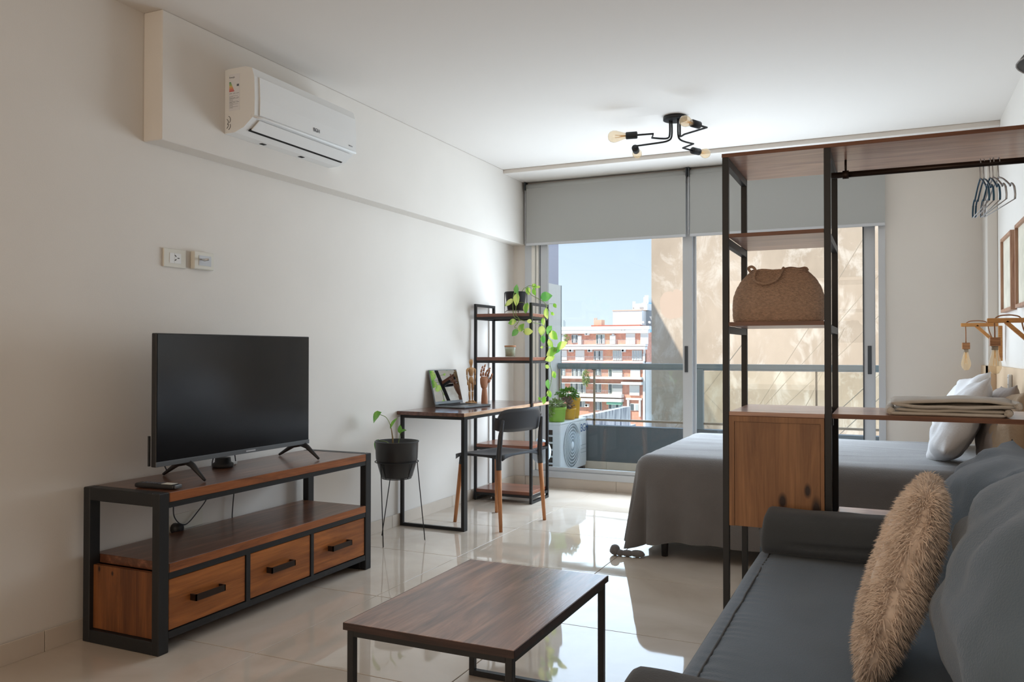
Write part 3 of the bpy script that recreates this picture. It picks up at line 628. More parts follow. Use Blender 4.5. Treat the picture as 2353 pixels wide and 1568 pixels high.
# ---- candle jar
cj = thing('candle_jar', 'glass candle jar with a copper lid on the middle tower shelf', 'candle', (.285, 5.73, 1.093))
Tc = Matrix.Translation((.285, 5.73, 1.0935))
obj('glass', MB().lathe([(.034, 0), (.037, .003), (.043, .078), (.041, .078), (.0355, .006), (0, .006)], 24, T=Tc), 'jar', cj)
obj('wax', MB().lathe([(0, .0065), (.035, .0065), (.0395, .062), (0, .062)], 24, T=Tc), 'candle', cj)
obj('lid', MB().lathe([(0, .0785), (.0445, .0785), (.0445, .088), (.042, .089), (0, .089)], 24, T=Tc), 'cork', cj)

# ---- hanging pothos
PX3, PY3 = .305, 5.79
pot = thing('trailing_plant', 'trailing plant with yellow green leaves in a black pot on the tower top', 'plant', (PX3, PY3, 1.426))
obj('pot', MB().lathe([(0, 1.458), (.060, 1.458), (.064, 1.462), (.083, 1.590), (.086, 1.592), (.086, 1.597), (.079, 1.597), (.076, 1.575), (0, 1.575)], 28, T=Matrix.Translation((PX3, PY3, 0))), 'potblack', pot)
obj('soil', MB().lathe([(0, 1.577), (.0755, 1.576)], 20, T=Matrix.Translation((PX3, PY3, 0))), 'soil', pot)
st = MB()
st.tube([(PX3+.0665*math.cos(2*PI*k/24), PY3+.0665*math.sin(2*PI*k/24), 1.455) for k in range(25)], .0022, 6, caps=False)
st.tube([(PX3+.0885*math.cos(2*PI*k/24), PY3+.0885*math.sin(2*PI*k/24), 1.588) for k in range(25)], .0022, 6, caps=False)
for a in (.2, 1.77, 3.34, 4.9):
    for da in (-.08, .08): st.tube([(PX3+.0885*math.cos(a+da), PY3+.0885*math.sin(a+da), 1.588), (PX3+.088*math.cos(a), PY3+.088*math.sin(a), 1.4275)], .0018, 6)
    st.tube([(PX3+.088*math.cos(a), PY3+.088*math.sin(a), 1.44), (PX3+.0665*math.cos(a), PY3+.0665*math.sin(a), 1.455)], .0018, 6)
obj('wire_stand', st, 'black', pot)
V1 = [(0.34, 5.78, 1.58), (0.377, 5.75, 1.60), (0.417, 5.72, 1.621), (0.463, 5.72, 1.568), (0.526, 5.73, 1.532), (0.559, 5.75, 1.508), (0.57, 5.77, 1.474), (0.547, 5.78, 1.426), (0.547, 5.78, 1.336), (0.589, 5.76, 1.252), (0.597, 5.74, 1.169), (0.608, 5.74, 1.1), (0.612, 5.74, 1.031), (0.623, 5.74, 0.99), (0.623, 5.74, 0.928), (0.604, 5.74, 0.852), (0.598, 5.7, 0.799), (0.613, 5.62, 0.783)]
V2 = [(.33, 5.76, 1.585), (0.365, 5.7, 1.60), (0.401, 5.62, 1.545), (0.395, 5.6, 1.483), (0.392, 5.6, 1.414), (0.419, 5.60, 1.379), (0.409, 5.59, 1.345), (0.39, 5.58, 1.318), (0.439, 5.58, 1.304), (0.494, 5.58, 1.297)]
V3 = [(.31, 5.76, 1.585), (0.327, 5.72, 1.60), (0.362, 5.61, 1.52), (0.369, 5.6, 1.443), (0.38, 5.6, 1.394), (0.43, 5.60, 1.372), (0.47, 5.605, 1.362), (0.52, 5.65, 1.35), (0.545, 5.74, 1.345)]
V4 = [(0.417, 5.72, 1.621), (.45, 5.72, 1.637), (.485, 5.74, 1.628)]
for V in (V1, V2, V3, V4): obj('vine', MB().tube(spl(V, 4), .0022, 6), 'stem', pot)
LV = [(0.386, 5.62, 1.605, 0.027, 90), (0.335, 5.6, 1.505, 0.033, 215), (0.395, 5.6, 1.524, 0.039, 250), (0.474, 5.6, 1.461, 0.031, 255), (0.375, 5.57, 1.356, 0.027, 190), (0.398, 5.57, 1.277, 0.026, 220), (0.45, 5.57, 1.314, 0.027, 60), (0.504, 5.57, 1.284, 0.029, 0), (0.513, 5.57, 1.361, 0.017, 170), (0.53, 5.8, 1.365, 0.024, 270), (0.53, 5.8, 1.229, 0.024, 270), (0.44, 5.72, 1.596, 0.024, 280), (0.489, 5.72, 1.588, 0.023, 285), (0.481, 5.74, 1.634, 0.019, 320), (0.514, 5.74, 1.626, 0.012, 0), (0.586, 5.72, 1.55, 0.039, 5), (0.642, 5.76, 1.482, 0.015, 300), (0.622, 5.76, 1.421, 0.014, 330), (0.582, 5.74, 1.424, 0.033, 275), (0.533, 5.76, 1.294, 0.031, 255), (0.6, 5.74, 1.3, 0.029, 230), (0.637, 5.74, 1.258, 0.034, 315), (0.535, 5.76, 1.169, 0.011, 180), (0.623, 5.72, 1.196, 0.029, 300), (0.719, 5.7, 1.185, 0.035, 35), (0.679, 5.72, 1.151, 0.026, 40), (0.639, 5.7, 1.134, 0.038, 210), (0.616, 5.72, 1.086, 0.031, 200), (0.586, 5.74, 1.024, 0.016, 160), (0.641, 5.74, 0.963, 0.022, 290), (0.598, 5.72, 0.89, 0.029, 265), (0.604, 5.74, 0.818, 0.022, 290), (0.617, 5.6, 0.777, 0.024, 250), (0.575, 5.62, 0.788, 0.011, 120)]
allv = [Vector(p) for V in (V1, V2, V3, V4) for p in spl(V, 4)]
rnd = random.Random(3)
pet = MB()
for i, (x_, y_, z_, r_, a_) in enumerate(LV):
    a = math.radians(a_); d = Vector((math.cos(a), rnd.uniform(-.25, .1), math.sin(a)))
    up = Vector((rnd.uniform(-.35, .35)-.35, -1, rnd.uniform(-.1, .4)))
    base = Vector((x_, y_, z_))-d.normalized()*r_*.95
    leafobj('leaf', base, d, up, r_*2.3, r_*1.12, 'leafvar' if i % 5 else 'leaf_dark', pot, rnd.uniform(.1, .35), rnd.uniform(.05, .25))
    near = min(allv, key=lambda q: (q-base).length)
    if (near-base).length > .004: pet.tube([near, (near+base)/2+Vector((0, 0, .01)), base], .0013, 5)
obj('petioles', pet, 'stem', pot)['kind'] = 'stuff'
# unidentified pale blue rounded shape behind the tower, built as a hung bag
hb = thing('bag_like_shape', 'small pale blue rounded shape built as a cloth bag hanging behind the tower near the floor', 'bag', (.42, 6.07, .24))
obj('bag', MB().lathe([(math.sin(PI*i/12)*.085, -math.cos(PI*i/12)*.10) for i in range(13)], 20, T=Matrix.Translation((.405, 6.06, .34)) @ Matrix.Diagonal((1, .55, 1, 1))), 'navy', hb)
obj('strap', MB().tube([(.405, 6.06, .43), (.405, 6.0, .455), (.405, 5.955, .434)], .003, 6), 'navy', hb)

# ---- chair
ch = thing('desk_chair', 'charcoal plastic chair with tapered beech legs at the desk', 'chair', (.55, 4.983, 0), math.radians(-13.5), local=True)
# local frame: +x = towards the back of the chair, y across
FT = {'A': (-.212, -.205), 'D': (-.228, .218), 'B': (.205, -.225+.0), 'C': (.215, .245)}
inv = Matrix.Rotation(math.radians(13.5), 4, 'Z') @ Matrix.Translation((-.55, -4.983, 0))
real = {'A': (.288, 4.845), 'B': (.700, 4.69), 'C': (.808, 5.15), 'D': (.402, 5.248)}
FT = {k: (inv @ Vector((v[0], v[1], 0))) for k, v in real.items()}
def taper(p0, p1, r0, r1, n=10): return MB().tube([p0, p1], [r0, r1], n)
for k in 'ABCD':
    f = FT[k]; top = Vector((f.x*.86, f.y*.86, .385))
    if k in 'BC': top = Vector((f.x*.93-.012, f.y*.95, .385))
    obj('leg', taper((f.x, f.y, 0), top, .0115, .0165), 'beech', ch)
    if k in 'AD':
        obj('leg_socket', taper(top, (f.x*.82, f.y*.82, .458), .0172, .020), 'chair', ch)
    else:
        sg = -1 if k == 'B' else 1
        obj('back_post', MB().tube([top, (top.x-.004, top.y*.985, .46), (top.x+.006, top.y*.96, .60), (top.x+.022, top.y*.93, .70)], [.0175, .018, .0155, .008], 10), 'chair', ch)
def seatfn(u, v):
    x_ = -.215+.40*u; hw = .215+.0*u
    y_ = (v*2-1)*(hw-.018*abs(u*2-1)**4)
    dish = -.016*(1-(v*2-1)**2)*math.sin(PI*min(1, u*1.1))+.012*(u-.35)**2
    z_ = .470+dish-.004*(abs(v*2-1)**6)+(-.014*max(0, 1-u*8))
    return (x_, y_, z_)
m = MB().grid(seatfn, 14, 14)
m.grid(lambda u, v: (lambda p: (p[0]*.985, p[1]*.985, p[2]-.012))(seatfn(u, v)), 14, 14)
def skirt(edge):
    return lambda u, v: (lambda p: (p[0], p[1], p[2]-.0+(-.042 if False else -.012-.022*(abs(2*u-1)**3))*v))(edge(u))
m.grid(skirt(lambda t: seatfn(t, 0)), 14, 1).grid(skirt(lambda t: seatfn(t, 1)), 14, 1).grid(skirt(lambda t: seatfn(0, t)), 14, 1).grid(skirt(lambda t: seatfn(1, t)), 14, 1)
obj('seat', m, 'chair', ch)
def backfn(off):
    def f(u, v):
        a = (u*2-1); s_ = 1-.10*(1-v); z_ = .618+.152*v-(.018*(abs(a)**6))*(1 if v > .5 else -1.2)
        wv = .245*(1-.16*max(0, v-.55)/.45*1.0)
        y_ = a*wv; x_ = .205+.026*v+off-.055*abs(a)**2.0
        return (x_, y_, z_)
    return f
m = MB().grid(backfn(.007), 16, 6).grid(backfn(-.002), 16, 6)
for vv in (0, 1): m.grid(lambda u, v, vv=vv: (lambda p, q: tuple(p[i]+(q[i]-p[i])*v for i in range(3)))(backfn(.007)(u, vv), backfn(-.002)(u, vv)), 16, 1)
for uu in (0, 1): m.grid(lambda u, v, uu=uu: (lambda p, q: tuple(p[i]+(q[i]-p[i])*v for i in range(3)))(backfn(.007)(uu, u), backfn(-.002)(uu, u)), 6, 1)
obj('backrest', m, 'chair', ch)

# ================================================================== CEILING LIGHT
cl = thing('ceiling_light', 'black ceiling light with four angled arms and filament bulbs', 'ceiling light', (1.72, 5.05, H))
obj('ceiling_plate', MB().lathe([(.0, 2.5995), (.072, 2.5995), (.074, 2.595), (.074, 2.578), (.070, 2.576), (0, 2.576)], 32, T=Matrix.Translation((1.722, 5.06, 0))), 'black', cl)
def arm(pts): obj('arm', MB().tube(pts, .0058, 8), 'black', cl)
def bulb(p0, d, par, up=False, sc=1.0):
    d = Vector(d).normalized(); q = d.to_track_quat('Z', 'Y').to_matrix().to_4x4(); T = Matrix.Translation(p0) @ q
    so_ = obj('socket', MB().lathe([(0, 0), (.019, 0), (.022, .003), (.022, .068), (.0, .068)], 20, T=T), 'black', par)
    S = [(.015, .0685), (.018, .082), (.024, .100), (.031, .122), (.032, .136), (.027, .152), (.015, .163), (0, .166)]
    b_ = obj('bulb', MB().lathe([(r*sc, .0685+(z-.0685)*sc) for r, z in S], 22, T=T), 'amber', par)
    fm = MB()
    for k in range(4):
        a = PI/4+k*PI/2; fm.tube([T @ Vector((.004*math.cos(a), .004*math.sin(a), .072)), T @ Vector((.011*math.cos(a), .011*math.sin(a), .135*1.0))], .0010, 5)
    fm.lathe([(.003, .0685), (.004, .09), (0, .115)], 8, T=T)
    obj('filament', fm, 'filament', b_)
zz = 2.452
arm(spl([(1.690, 5.05, 2.58), (1.690, 5.05, 2.49), (1.680, 5.03, 2.462), (1.64, 5.0, zz+.006)], 4)+[(1.60, 4.965, zz+.006), (1.632, 4.875, zz+.006), (1.532, 4.862, zz+.006)])
bulb((1.536, 4.862, zz+.006), (-1, -.16, 0), cl, sc=1.15)
arm(spl([(1.700, 5.06, 2.58), (1.700, 5.06, 2.48), (1.675, 5.055, 2.452), (1.62, 5.055, zz-.006)], 4)+[(1.456, 5.075, zz-.006), (1.450, 5.12, zz-.006)])
bulb((1.449, 5.115, zz-.006), (-.18, 1, -.05), cl)
arm(spl([(1.745, 5.04, 2.58), (1.745, 5.04, 2.48), (1.755, 5.06, 2.452), (1.78, 5.11, zz-.006)], 4)+[(1.812, 5.168, zz-.006), (1.728, 5.246, zz-.006), (1.768, 5.34, zz-.006)])
bulb((1.768, 5.335, zz-.006), (.47, .88, 0), cl)
arm(spl([(1.755, 5.05, 2.58), (1.755, 5.05, 2.485), (1.765, 5.02, 2.462), (1.80, 4.965, zz+.006)], 4)+[(1.956, 4.867, zz+.006), (1.921, 4.80, zz+.006)])
bulb((1.925, 4.80, zz+.006), (-.42, -.9, 0), cl, sc=1.0)

# ================================================================== ROOM DIVIDER
DX0, DX1, DY0, DY1 = 2.349, 2.734, 3.17, 3.633; q = .023
dv = thing('room_divider', 'tall wood and black steel wardrobe divider with open shelves beside the bed', 'shelving unit', (2.95, 3.4, 0))
for (x_, y_) in ((DX0, DY0), (DX1-q, DY0), (DX0, DY1-q), (DX1-q, DY1-q)):
    obj('post', B(x_, x_+q, y_, y_+q, 0, 1.876, bv=.001), 'black', dv)
obj('top_board', B(DX0-.001, W-.012, DY0-.001, DY1+.012, 1.8762, 1.8895, bv=.001), 'div', dv)
obj('top_front_edge', B(DX0-.001, W-.012, DY0-.003, DY0-.0012, 1.8757, 1.8897), 'div_edge', dv)
for zt in (1.584, 1.2495):
    obj('shelf', B(DX0+.001 if False else DX0+q+.0005, DX1-q-.0005, DY0+.001, DY1-.001, zt-.014, zt, bv=.001), 'div', dv)
    obj('shelf_front_edge', B(DX0+q+.0006, DX1-q-.0006, DY0-.001, DY0+.0005, zt-.0145, zt+.0002), 'div_edge', dv)
def sidebar(z0, z1):
    for x_ in (DX0, DX1-q): obj('side_bar', B(x_+.001, x_+q-.001, DY0+q, DY1-q, z0, z1), 'black', dv)
sidebar(1.846, 1.8758); sidebar(1.542, 1.5695); sidebar(1.2085, 1.235); sidebar(.02, .043)
obj('work_board', B(DX0+q+.0005, DX1-q-.0005, DY0+.001, DY1+.001, .897, .9125, bv=.001), 'div', dv)
obj('long_board', B(DX1+.0005, W-.012, DY0+.03, DY1-.001, .897, .9125, bv=.001), 'div', dv)
obj('long_board_edge', B(DX1+.0005, W-.012, DY0+.028, DY0+.0295, .896, .9127), 'div_edge', dv)
obj('low_board', B(DX1+.0005, W-.012, DY0+.05, DY1-.001, .489, .503, bv=.001), 'div', dv)
obj('shelf_bracket', MB().box(DX1-.006, DX1+.004, DY1-.03, DY1-.002, .455, .4885).box(DX1-.006, DX1+.004, DY0+.05, DY0+.08, .455, .4885).box(DX1-.006, DX1+.004, DY0+.035, DY0+.07, .87, .8965), 'black', dv)
cb_ = obj('cabinet', B(DX0+q+.001, DX1-q-.001, DY0+.004, DY1-.004, .483, .8965, bv=.001), 'cab', dv)
fr = MB().box(DX0+q+.0015, DX0+q+.020, DY0-.004, DY0+.0035, .484, .896).box(DX1-q-.014, DX1-q-.0015, DY0-.004, DY0+.0035, .484, .896).box(DX0+q+.020, DX1-q-.014, DY0-.004, DY0+.0035, .876, .896)
obj('face_frame', fr, 'cab', cb_)
obj('recessed_panel', B(DX0+q+.0215, DX1-q-.0155, DY0-.0005, DY0+.003, .485, .8745), 'cab', cb_)
# rail
obj('hanging_rail', MB().tube([(DX1-.01, 3.40, 1.8185), (W-.012, 3.40, 1.8185)], .0115, 14), 'bronze', dv)
for x_ in (2.775, 3.50): obj('rail_hook', MB().tube([(x_, 3.40, 1.8755), (x_, 3.40, 1.832)], .0045, 8).lathe([(.016, -.011), (.016, .011)], 14, T=Matrix.Translation((x_, 3.40, 1.8185)) @ Matrix.Rotation(PI/2, 4, 'Y')), 'bronze', dv)
obj('end_frame', MB().box(W-.0118, W-.0008, DY0, DY1, .0, 1.88), 'black', dv)
# basket
bs = thing('straw_basket', 'domed woven straw bag with rolled handles on the divider shelf', 'basket', (2.525, 3.40, 1.25))
def bfn(u, v):
    a = 2*PI*u; prof = [(0, .0), (.160, .001), (.169, .010), (.172, .03), (.173, .07), (.171, .105), (.160, .140), (.142, .172), (.118, .197), (.104, .2085)]
    t = v*(len(prof)-1); i = min(int(t), len(prof)-2); f_ = t-i
    r = prof[i][0]*(1-f_)+prof[i+1][0]*f_; z = prof[i][1]*(1-f_)+prof[i+1][1]*f_
    yr = r*.62*(1-max(0, z-.06)/.16*.62)
    ca, sa = math.cos(a), math.sin(a); k = (abs(ca)**3+abs(sa)**3)**(-1/3)
    wv = .0016*math.sin(a*46)*math.cos(v*90)
    return (2.525+(r+wv)*ca*min(k, 1.12), 3.40+(yr+wv)*sa*k, 1.2502+z+.004*math.sin(3*a)*v)
obj('body', MB().grid(bfn, 120, 46), 'basket', bs)
obj('rim', MB().tube([(2.525+.100*math.cos(t)*1.0, 3.40+.024*math.sin(t), 1.459+.003*math.sin(5*t)) for t in [2*PI*k/40 for k in range(41)]], .006, 7, caps=False), 'basket', bs)
def braid(pts, name='handle'): obj(name, MB().tube(spl(pts, 5), .0055, 7), 'basket', bs)
braid([(2.425, 3.36, 1.455), (2.418, 3.352, 1.468), (2.432, 3.350, 1.474), (2.445, 3.35, 1.460), (2.44, 3.345, 1.43), (2.455, 3.325, 1.41), (2.49, 3.318, 1.402), (2.53, 3.325, 1.42), (2.545, 3.34, 1.45), (2.55, 3.36, 1.466)])
braid([(2.55, 3.38, 1.462), (2.57, 3.42, 1.47), (2.60, 3.43, 1.466), (2.625, 3.42, 1.468), (2.635, 3.40, 1.458)])
# hangers
def hanger(x_, yc, lean, m_, label, rz=0.0, grp='wire hangers on the rail'):
    h = thing('clothes_hanger', label, 'hanger', (x_, yc, 1.83), rz, group=grp, local=True)
    # local: y along the hanger width, z relative to hook centre on rail
    hook = [(0, .012+.0*1, -.006)]
    hk = [(0, .0125*math.cos(t), .0125*math.sin(t)-.012+.0) for t in [PI*1.15-(PI*1.15+.35)*k/10 for k in range(11)]]
    hk = [(0, -.0135*math.cos(t)*1.0, .0135*math.sin(t)) for t in [(-.2+(PI+.35)*k/12) for k in range(13)]]
    hk = hk[::-1] if False else hk
    obj('hook', MB().tube([(p[0], p[1], p[2]-.0115) for p in hk]+[(0, .006, -.045), (0, 0, -.068)], .0018, 6), 'steel', h)
    tr = Matrix.Translation((0, 0, -.068)) @ Matrix.Rotation(lean, 4, 'X')
    def side(sg): return [(0, 0, 0), (0, sg*.06, -.018), (0, sg*.13, -.05), (0, sg*.140, -.058), (0, sg*.148, -.052), (0, sg*.165, -.054), (0, sg*.188, -.068), (0, sg*.200, -.095), (0, sg*.196, -.112)]
    for sg in (-1, 1):
        P = side(sg)
        obj('shoulder', MB().tube([tr @ Vector(p) for p in spl(P[:7], 3)], .0030, 6), m_, h)
        obj('shoulder_tip', MB().tube([tr @ Vector(p) for p in spl(P[6:], 3)], .0034, 6), 'blue' if m_ == 'blue' else 'steel', h)
    obj('bar', MB().tube([tr @ Vector((0, -.196, -.112)), tr @ Vector((0, .196, -.112))], .0019, 6), 'steel', h)
    return h
hanger(3.226, 3.40, .0, 'blue', 'leftmost hanger on the rail, blue coated arms with steel bar', .04)
hanger(3.238, 3.405, .0, 'blue', 'blue and steel hanger close against the leftmost one', .05)
hanger(3.256, 3.40, .0, 'blue', 'blue and steel hanger in the middle of the five', .05)
hanger(3.266, 3.395, .0, 'steel', 'bare steel hanger second from the right on the rail', .09)
hanger(3.284, 3.40, .0, 'steel', 'rightmost hanger on the rail, plain thin steel wire', .13)
for o in [o for o in bpy.data.objects if o.name.startswith('clothes_hanger')]: o.location.z = 1.8325

# folded throw
th = thing('folded_throw', 'folded cream wool throw lying on the long divider board', 'blanket', (3.11, 3.35, .9128))
def layer(x0, x1, y0, y1, zb, th_, seed, amp=.006, fold_end=None):
    def surf(top):
        def f(u, v):
            x_ = x0+(x1-x0)*u; y_ = y0+(y1-y0)*v
            n_ = noise.noise(Vector((x_*9+seed, y_*5, seed)))*amp
            e = min(1, min(u, 1-u)*22, min(v, 1-v)*14)**.5
            mid = zb+th_/2+n_*(1 if zb > .915 else .3)*(1-.4*v)
            return (x_+noise.noise(Vector((y_*11, zb*50, seed)))*.006, y_+noise.noise(Vector((x_*8, seed, zb*90)))*.006, max(.9130, mid+(th_/2*e if top else -th_/2*e)))
        return f
    return MB().grid(surf(True), 40, 18).grid(surf(False), 40, 18)
ly = [(2.925, 3.285, .9130, .013, 1, .002), (2.945, 3.290, .927, .012, 2, .004), (2.935, 3.310, .940, .013, 3, .012), (2.930, 3.318, .956, .014, 4, .017)]
for i, (x0, x1, zb, t_, sd, am) in enumerate(ly):
    obj('fold_layer', layer(x0, x1, DY0+.045+(.01 if i % 2 else 0), DY1-.06, zb, t_, sd, am), 'throw', th)
obj('rolled_edge', MB().tube(spl([(3.318, DY0+.06, .951), (3.326, 3.3, .953), (3.320, 3.45, .951), (3.318, DY1-.08, .951)], 5), .0135, 12), 'throw', th)
obj('rolled_edge', MB().tube(spl([(3.290, DY0+.06, .9285), (3.296, 3.3, .929), (3.290, DY1-.08, .9285)], 5), .0135, 12), 'throw', th)
obj('rolled_edge', MB().tube(spl([(2.928, DY0+.06, .9275), (2.922, 3.3, .929), (2.928, DY1-.08, .9275)], 5), .0135, 12), 'throw', th)

# ================================================================== BED
bd = thing('bed', 'bed covered by a grey blanket draped to the floor at the foot', 'bed', (2.6, 5.25, 0))
BX0, BX1, BY0, BY1, BZ = 1.605, 3.545, 4.50, 6.02, .555
obj('mattress', B(BX0+.07, BX1, BY0+.06, BY1-.06, .30, BZ-.03, bv=.05), 'pillow', bd)
obj('bed_base', B(BX0+.04, BX1, BY0+.04, BY1-.04, .17, .30), 'sofa_dark', bd)
for (x_, y_) in ((1.785, 4.53), (1.785, 5.95), (3.45, 4.58), (3.45, 5.95)):
    obj('leg', MB().tube([(x_, y_, 0), (x_, y_, .172)], [.017, .026], 12), 'plastic', bd)
def perim():
    pts = []
    r = .10
    n1, n2, n3 = 60, 14, 46
    for i in range(n1): t = i/n1; pts.append((BX1+(BX0+r-BX1)*t, BY0, 0, -1, 0))
    for i in range(n2): a = (PI/2)*i/n2; pts.append((BX0+r-r*math.sin(a), BY0+r-r*math.cos(a), -math.sin(a), -math.cos(a), math.sin(2*a)))
    for i in range(n3): t = i/n3; pts.append((BX0, BY0+r+(BY1-BY0-2*r)*t, -1, 0, 0))
    for i in range(n2): a = (PI/2)*i/n2; pts.append((BX0+r-r*math.cos(a), BY1-r+r*math.sin(a), -math.cos(a), math.sin(a), math.sin(2*a)))
    for i in range(n1+1): t = i/n1; pts.append((BX0+r+(BX1-BX0-r)*t, BY1, 0, 1, 0))
    return pts
PM = perim(); NP = len(PM)
LEV = [('t', f) for f in (0, .2, .38, .55, .7, .82, .9, .95)]+[('r', a) for a in (0, .35, .7, 1.05, 1.4)]+[('d', d) for d in (.03, .07, .11, .16, .21, .26, .31, .35, .39, .42)]
vs = []
RC = .085
for kind, val in LEV:
    for i, (px_, py_, nx, ny, cr) in enumerate(PM):
        foot = max(0, -nx)
        cx_, cy_ = BX1, (BY0+BY1)/2
        ex, ey = px_-nx*RC, py_-ny*RC
        if kind == 't':
            x_ = cx_+(ex-cx_)*val; y_ = cy_+(ey-cy_)*val
            z_ = BZ+.010*noise.noise(Vector((x_*1.6, y_*7, .3)))+.007*noise.noise(Vector((x_*2.4, y_*13, 2)))
        elif kind == 'r':
            x_ = ex+nx*RC*math.sin(val); y_ = ey+ny*RC*math.sin(val); z_ = BZ-RC*(1-math.cos(val))+.004*noise.noise(Vector((ex*3, ey*9, 2)))
        else:
            d = val; zt = BZ-RC
            dist = abs(i-67); cw = math.exp(-(dist/16)**2)
            fl_ = .05*d*(1-foot)+.02*d*foot+.05*d*cr+.08*d*cw
            ph = i*.52; fold = (.060*d*2.2)*cw*(math.sin(ph*1.7)-.4)+.020*d*2*noise.noise(Vector((i*.11, d*1.2, 5)))+.012*d*2*foot*math.sin(i*.3)
            x_ = px_+nx*(fl_+fold); y_ = py_+ny*(fl_+fold)
            sc_ = 1.0+(.13*math.exp(-(dist/6.0)**2)+.02*foot)
            z_ = max(.006, zt-d*(zt-.088)/.42*(sc_ if d > .2 else 1.0+(sc_-1)*d/.2))
            z_ += 0 if d < .41 else .004*math.sin(i*.4)
            z_ = max(.006, z_)
        vs.append((x_, y_, z_))
nl = len(LEV)
fs = [(j*NP+i, j*NP+i+1, (j+1)*NP+i+1, (j+1)*NP+i) for j in range(nl-1) for i in range(NP-1)]
bk_ = obj('blanket', MB().add(vs, fs, True), 'blanket', bd)
pm = MB()
for (c_, r_, s_) in (((1.528, 4.432, .030), .030, (1, 1, 1)), ((1.56, 4.425, .018), .02, (1.2, 1, .9)), ((1.60, 4.43, .018), .02, (1.8, 1.1, .9)), ((1.655, 4.435, .020), .024, (1.8, 1.2, .8))):
    T = Matrix.Translation(c_) @ Matrix.Diagonal((r_*s_[0], r_*s_[1], r_*s_[2], 1))
    pm.lathe([(math.sin(PI*i/10)*(1+.06*math.sin(i*5)), -math.cos(PI*i/10)) for i in range(11)], 16, T=T)
obj('blanket_tassel', pm, 'blanket', bd)

# pillow surfaces
def pillow_mb(w_, h_, t_, T, seed=0, wr=.008, corner=.10, n=26, pinch=2.4):
    m = MB()
    for sg in (1, -1):
        def f(u, v, sg=sg):
            a, b = u*2-1, v*2-1
            k = 1-corner*(1-abs(a*b))*0-(corner*(1-(abs(a)**2))*abs(b)**6)-0
            x_ = a*w_/2*(1-corner*(1-b*b)*abs(a)**4*.6); y_ = b*h_/2*(1-corner*(1-a*a)*abs(b)**4*.6)
            e = ((1-abs(a)**pinch)*(1-abs(b)**pinch)); e = max(e, 0)**.5
            nn = noise.noise(Vector((a*2.2+seed, b*2.2, sg*.5)))*wr*2+noise.noise(Vector((a*6+seed, b*3, 3)))*wr
            return (x_, y_, sg*(t_/2*e)+nn*min(1, e*2)*1.0)
        m.grid(f, n, n, T=T)
    return m
def pil(name, label, cat, c_, rot, w_, h_, t_, m_, seed=0, wr=.008, group=None, **k):
    T = Matrix.Translation(c_) @ Euler(rot).to_matrix().to_4x4()
    o = obj(name, pillow_mb(w_, h_, t_, T, seed, wr, **k), m_); return tag(o, label, cat, group)
# local: x width, y height, z thickness; rotate so that the height goes up and it leans on the right wall
def lean(tilt, yaw=0, spin=0):
    R = Matrix.Rotation(yaw, 3, 'Z') @ Matrix.Rotation(-(PI/2-tilt), 3, 'Y') @ Matrix.Rotation(PI/2+spin, 3, 'Z')
    return R.to_euler()
pil('bed_pillow', 'white pillow at the far side of the bed head', 'pillow', (3.31, 5.58, .785), lean(.42, .1, .15), .62, .44, .17, 'pillow', 1, .012)
fp = pil('bed_pillow', 'white pillow with a taupe side nearest the bed edge', 'pillow', (3.25, 4.86, .762), lean(.50, -.05, .25), .62, .44, .18, 'pillow', 5, .012)
pil('grey_bed_pillow', 'taupe pillow tucked behind the front white pillow', 'pillow', (3.42, 4.80, .765), lean(.25, .0, .05), .56, .42, .13, 'pillow_grey', 8, .010)
pil('beige_cushion', 'beige cushion at the bed head beside the sofa back', 'cushion', (3.455, 4.56, .745), lean(.18, .05, .05), .42, .42, .15, 'beige', 11, .010)

# wall lamps
def wall_lamp(yc, zarm, xtip, xl, zb_top, zb_bulb, label):
    t = thing('wall_lamp', label, 'lamp', (W, yc, zarm), group='wooden bracket wall lamps')
    a = .022
    obj('wall_post', B(W-.036, W-.0145, yc-a/2, yc+a/2, zarm-.215, zarm+.0, bv=.002), 'lampwood', t)
    obj('arm', B(xtip, W-.0365, yc-a/2, yc+a/2, zarm-.004, zarm+.018, bv=.002), 'lampwood', t)
    T = Matrix.Translation((W-.036, yc, zarm-.11)) @ Matrix.Rotation(math.radians(-45), 4, 'Y')
    obj('brace', MB().box(-.166, 0, -a/2, a/2, -.008, .010, T=Matrix.Translation((W-.037, yc, zarm-.118)) @ Matrix.Rotation(math.radians(45), 4, 'Y')), 'lampwood', t)
    obj('cord', MB().tube(spl([(W-.06, yc, zarm-.10), (W-.085, yc-.004, zarm-.03), (W-.095, yc, zarm+.018), (W-.12, yc, zarm+.030), (xl+.05, yc, zarm+.032), (xl+.018, yc, zarm+.028), (xl, yc, zarm+.010), (xl, yc, zarm-.04), (xl, yc, zb_top)], 4), .0032, 6), 'cord', t)
    bl_ = obj('block', B(xl-.021, xl+.021, yc-.021, yc+.021, zb_top-.040, zb_top, bv=.001), 'blockwood', t)
    T = Matrix.Translation((xl, yc, zb_top-.040)) @ Matrix.Rotation(PI, 4, 'X')
    obj('socket', MB().lathe([(0, 0.0005), (.0145, .0005), (.0145, .018), (0, .018)], 16, T=T), 'railtan', t)
    L = zb_top-.040-zb_bulb
    S = [(.012, .0185), (.0145, .03), (.019, .05), (.0262, .078), (.0285, .092), (.026, .106), (.016, L-.006), (0, L)]
    b_ = obj('bulb', MB().lathe(S, 22, T=T), 'amber', t)
    fm = MB()
    for k in range(4):
        an = PI/4+k*PI/2; fm.tube([T @ Vector((.003*math.cos(an), .003*math.sin(an), .03)), T @ Vector((.008*math.cos(an), .008*math.sin(an), .09))], .0009, 5)
    fm.lathe([(.003, .0185), (.004, .04), (0, .06)], 8, T=T)
    obj('filament', fm, 'filament', b_)
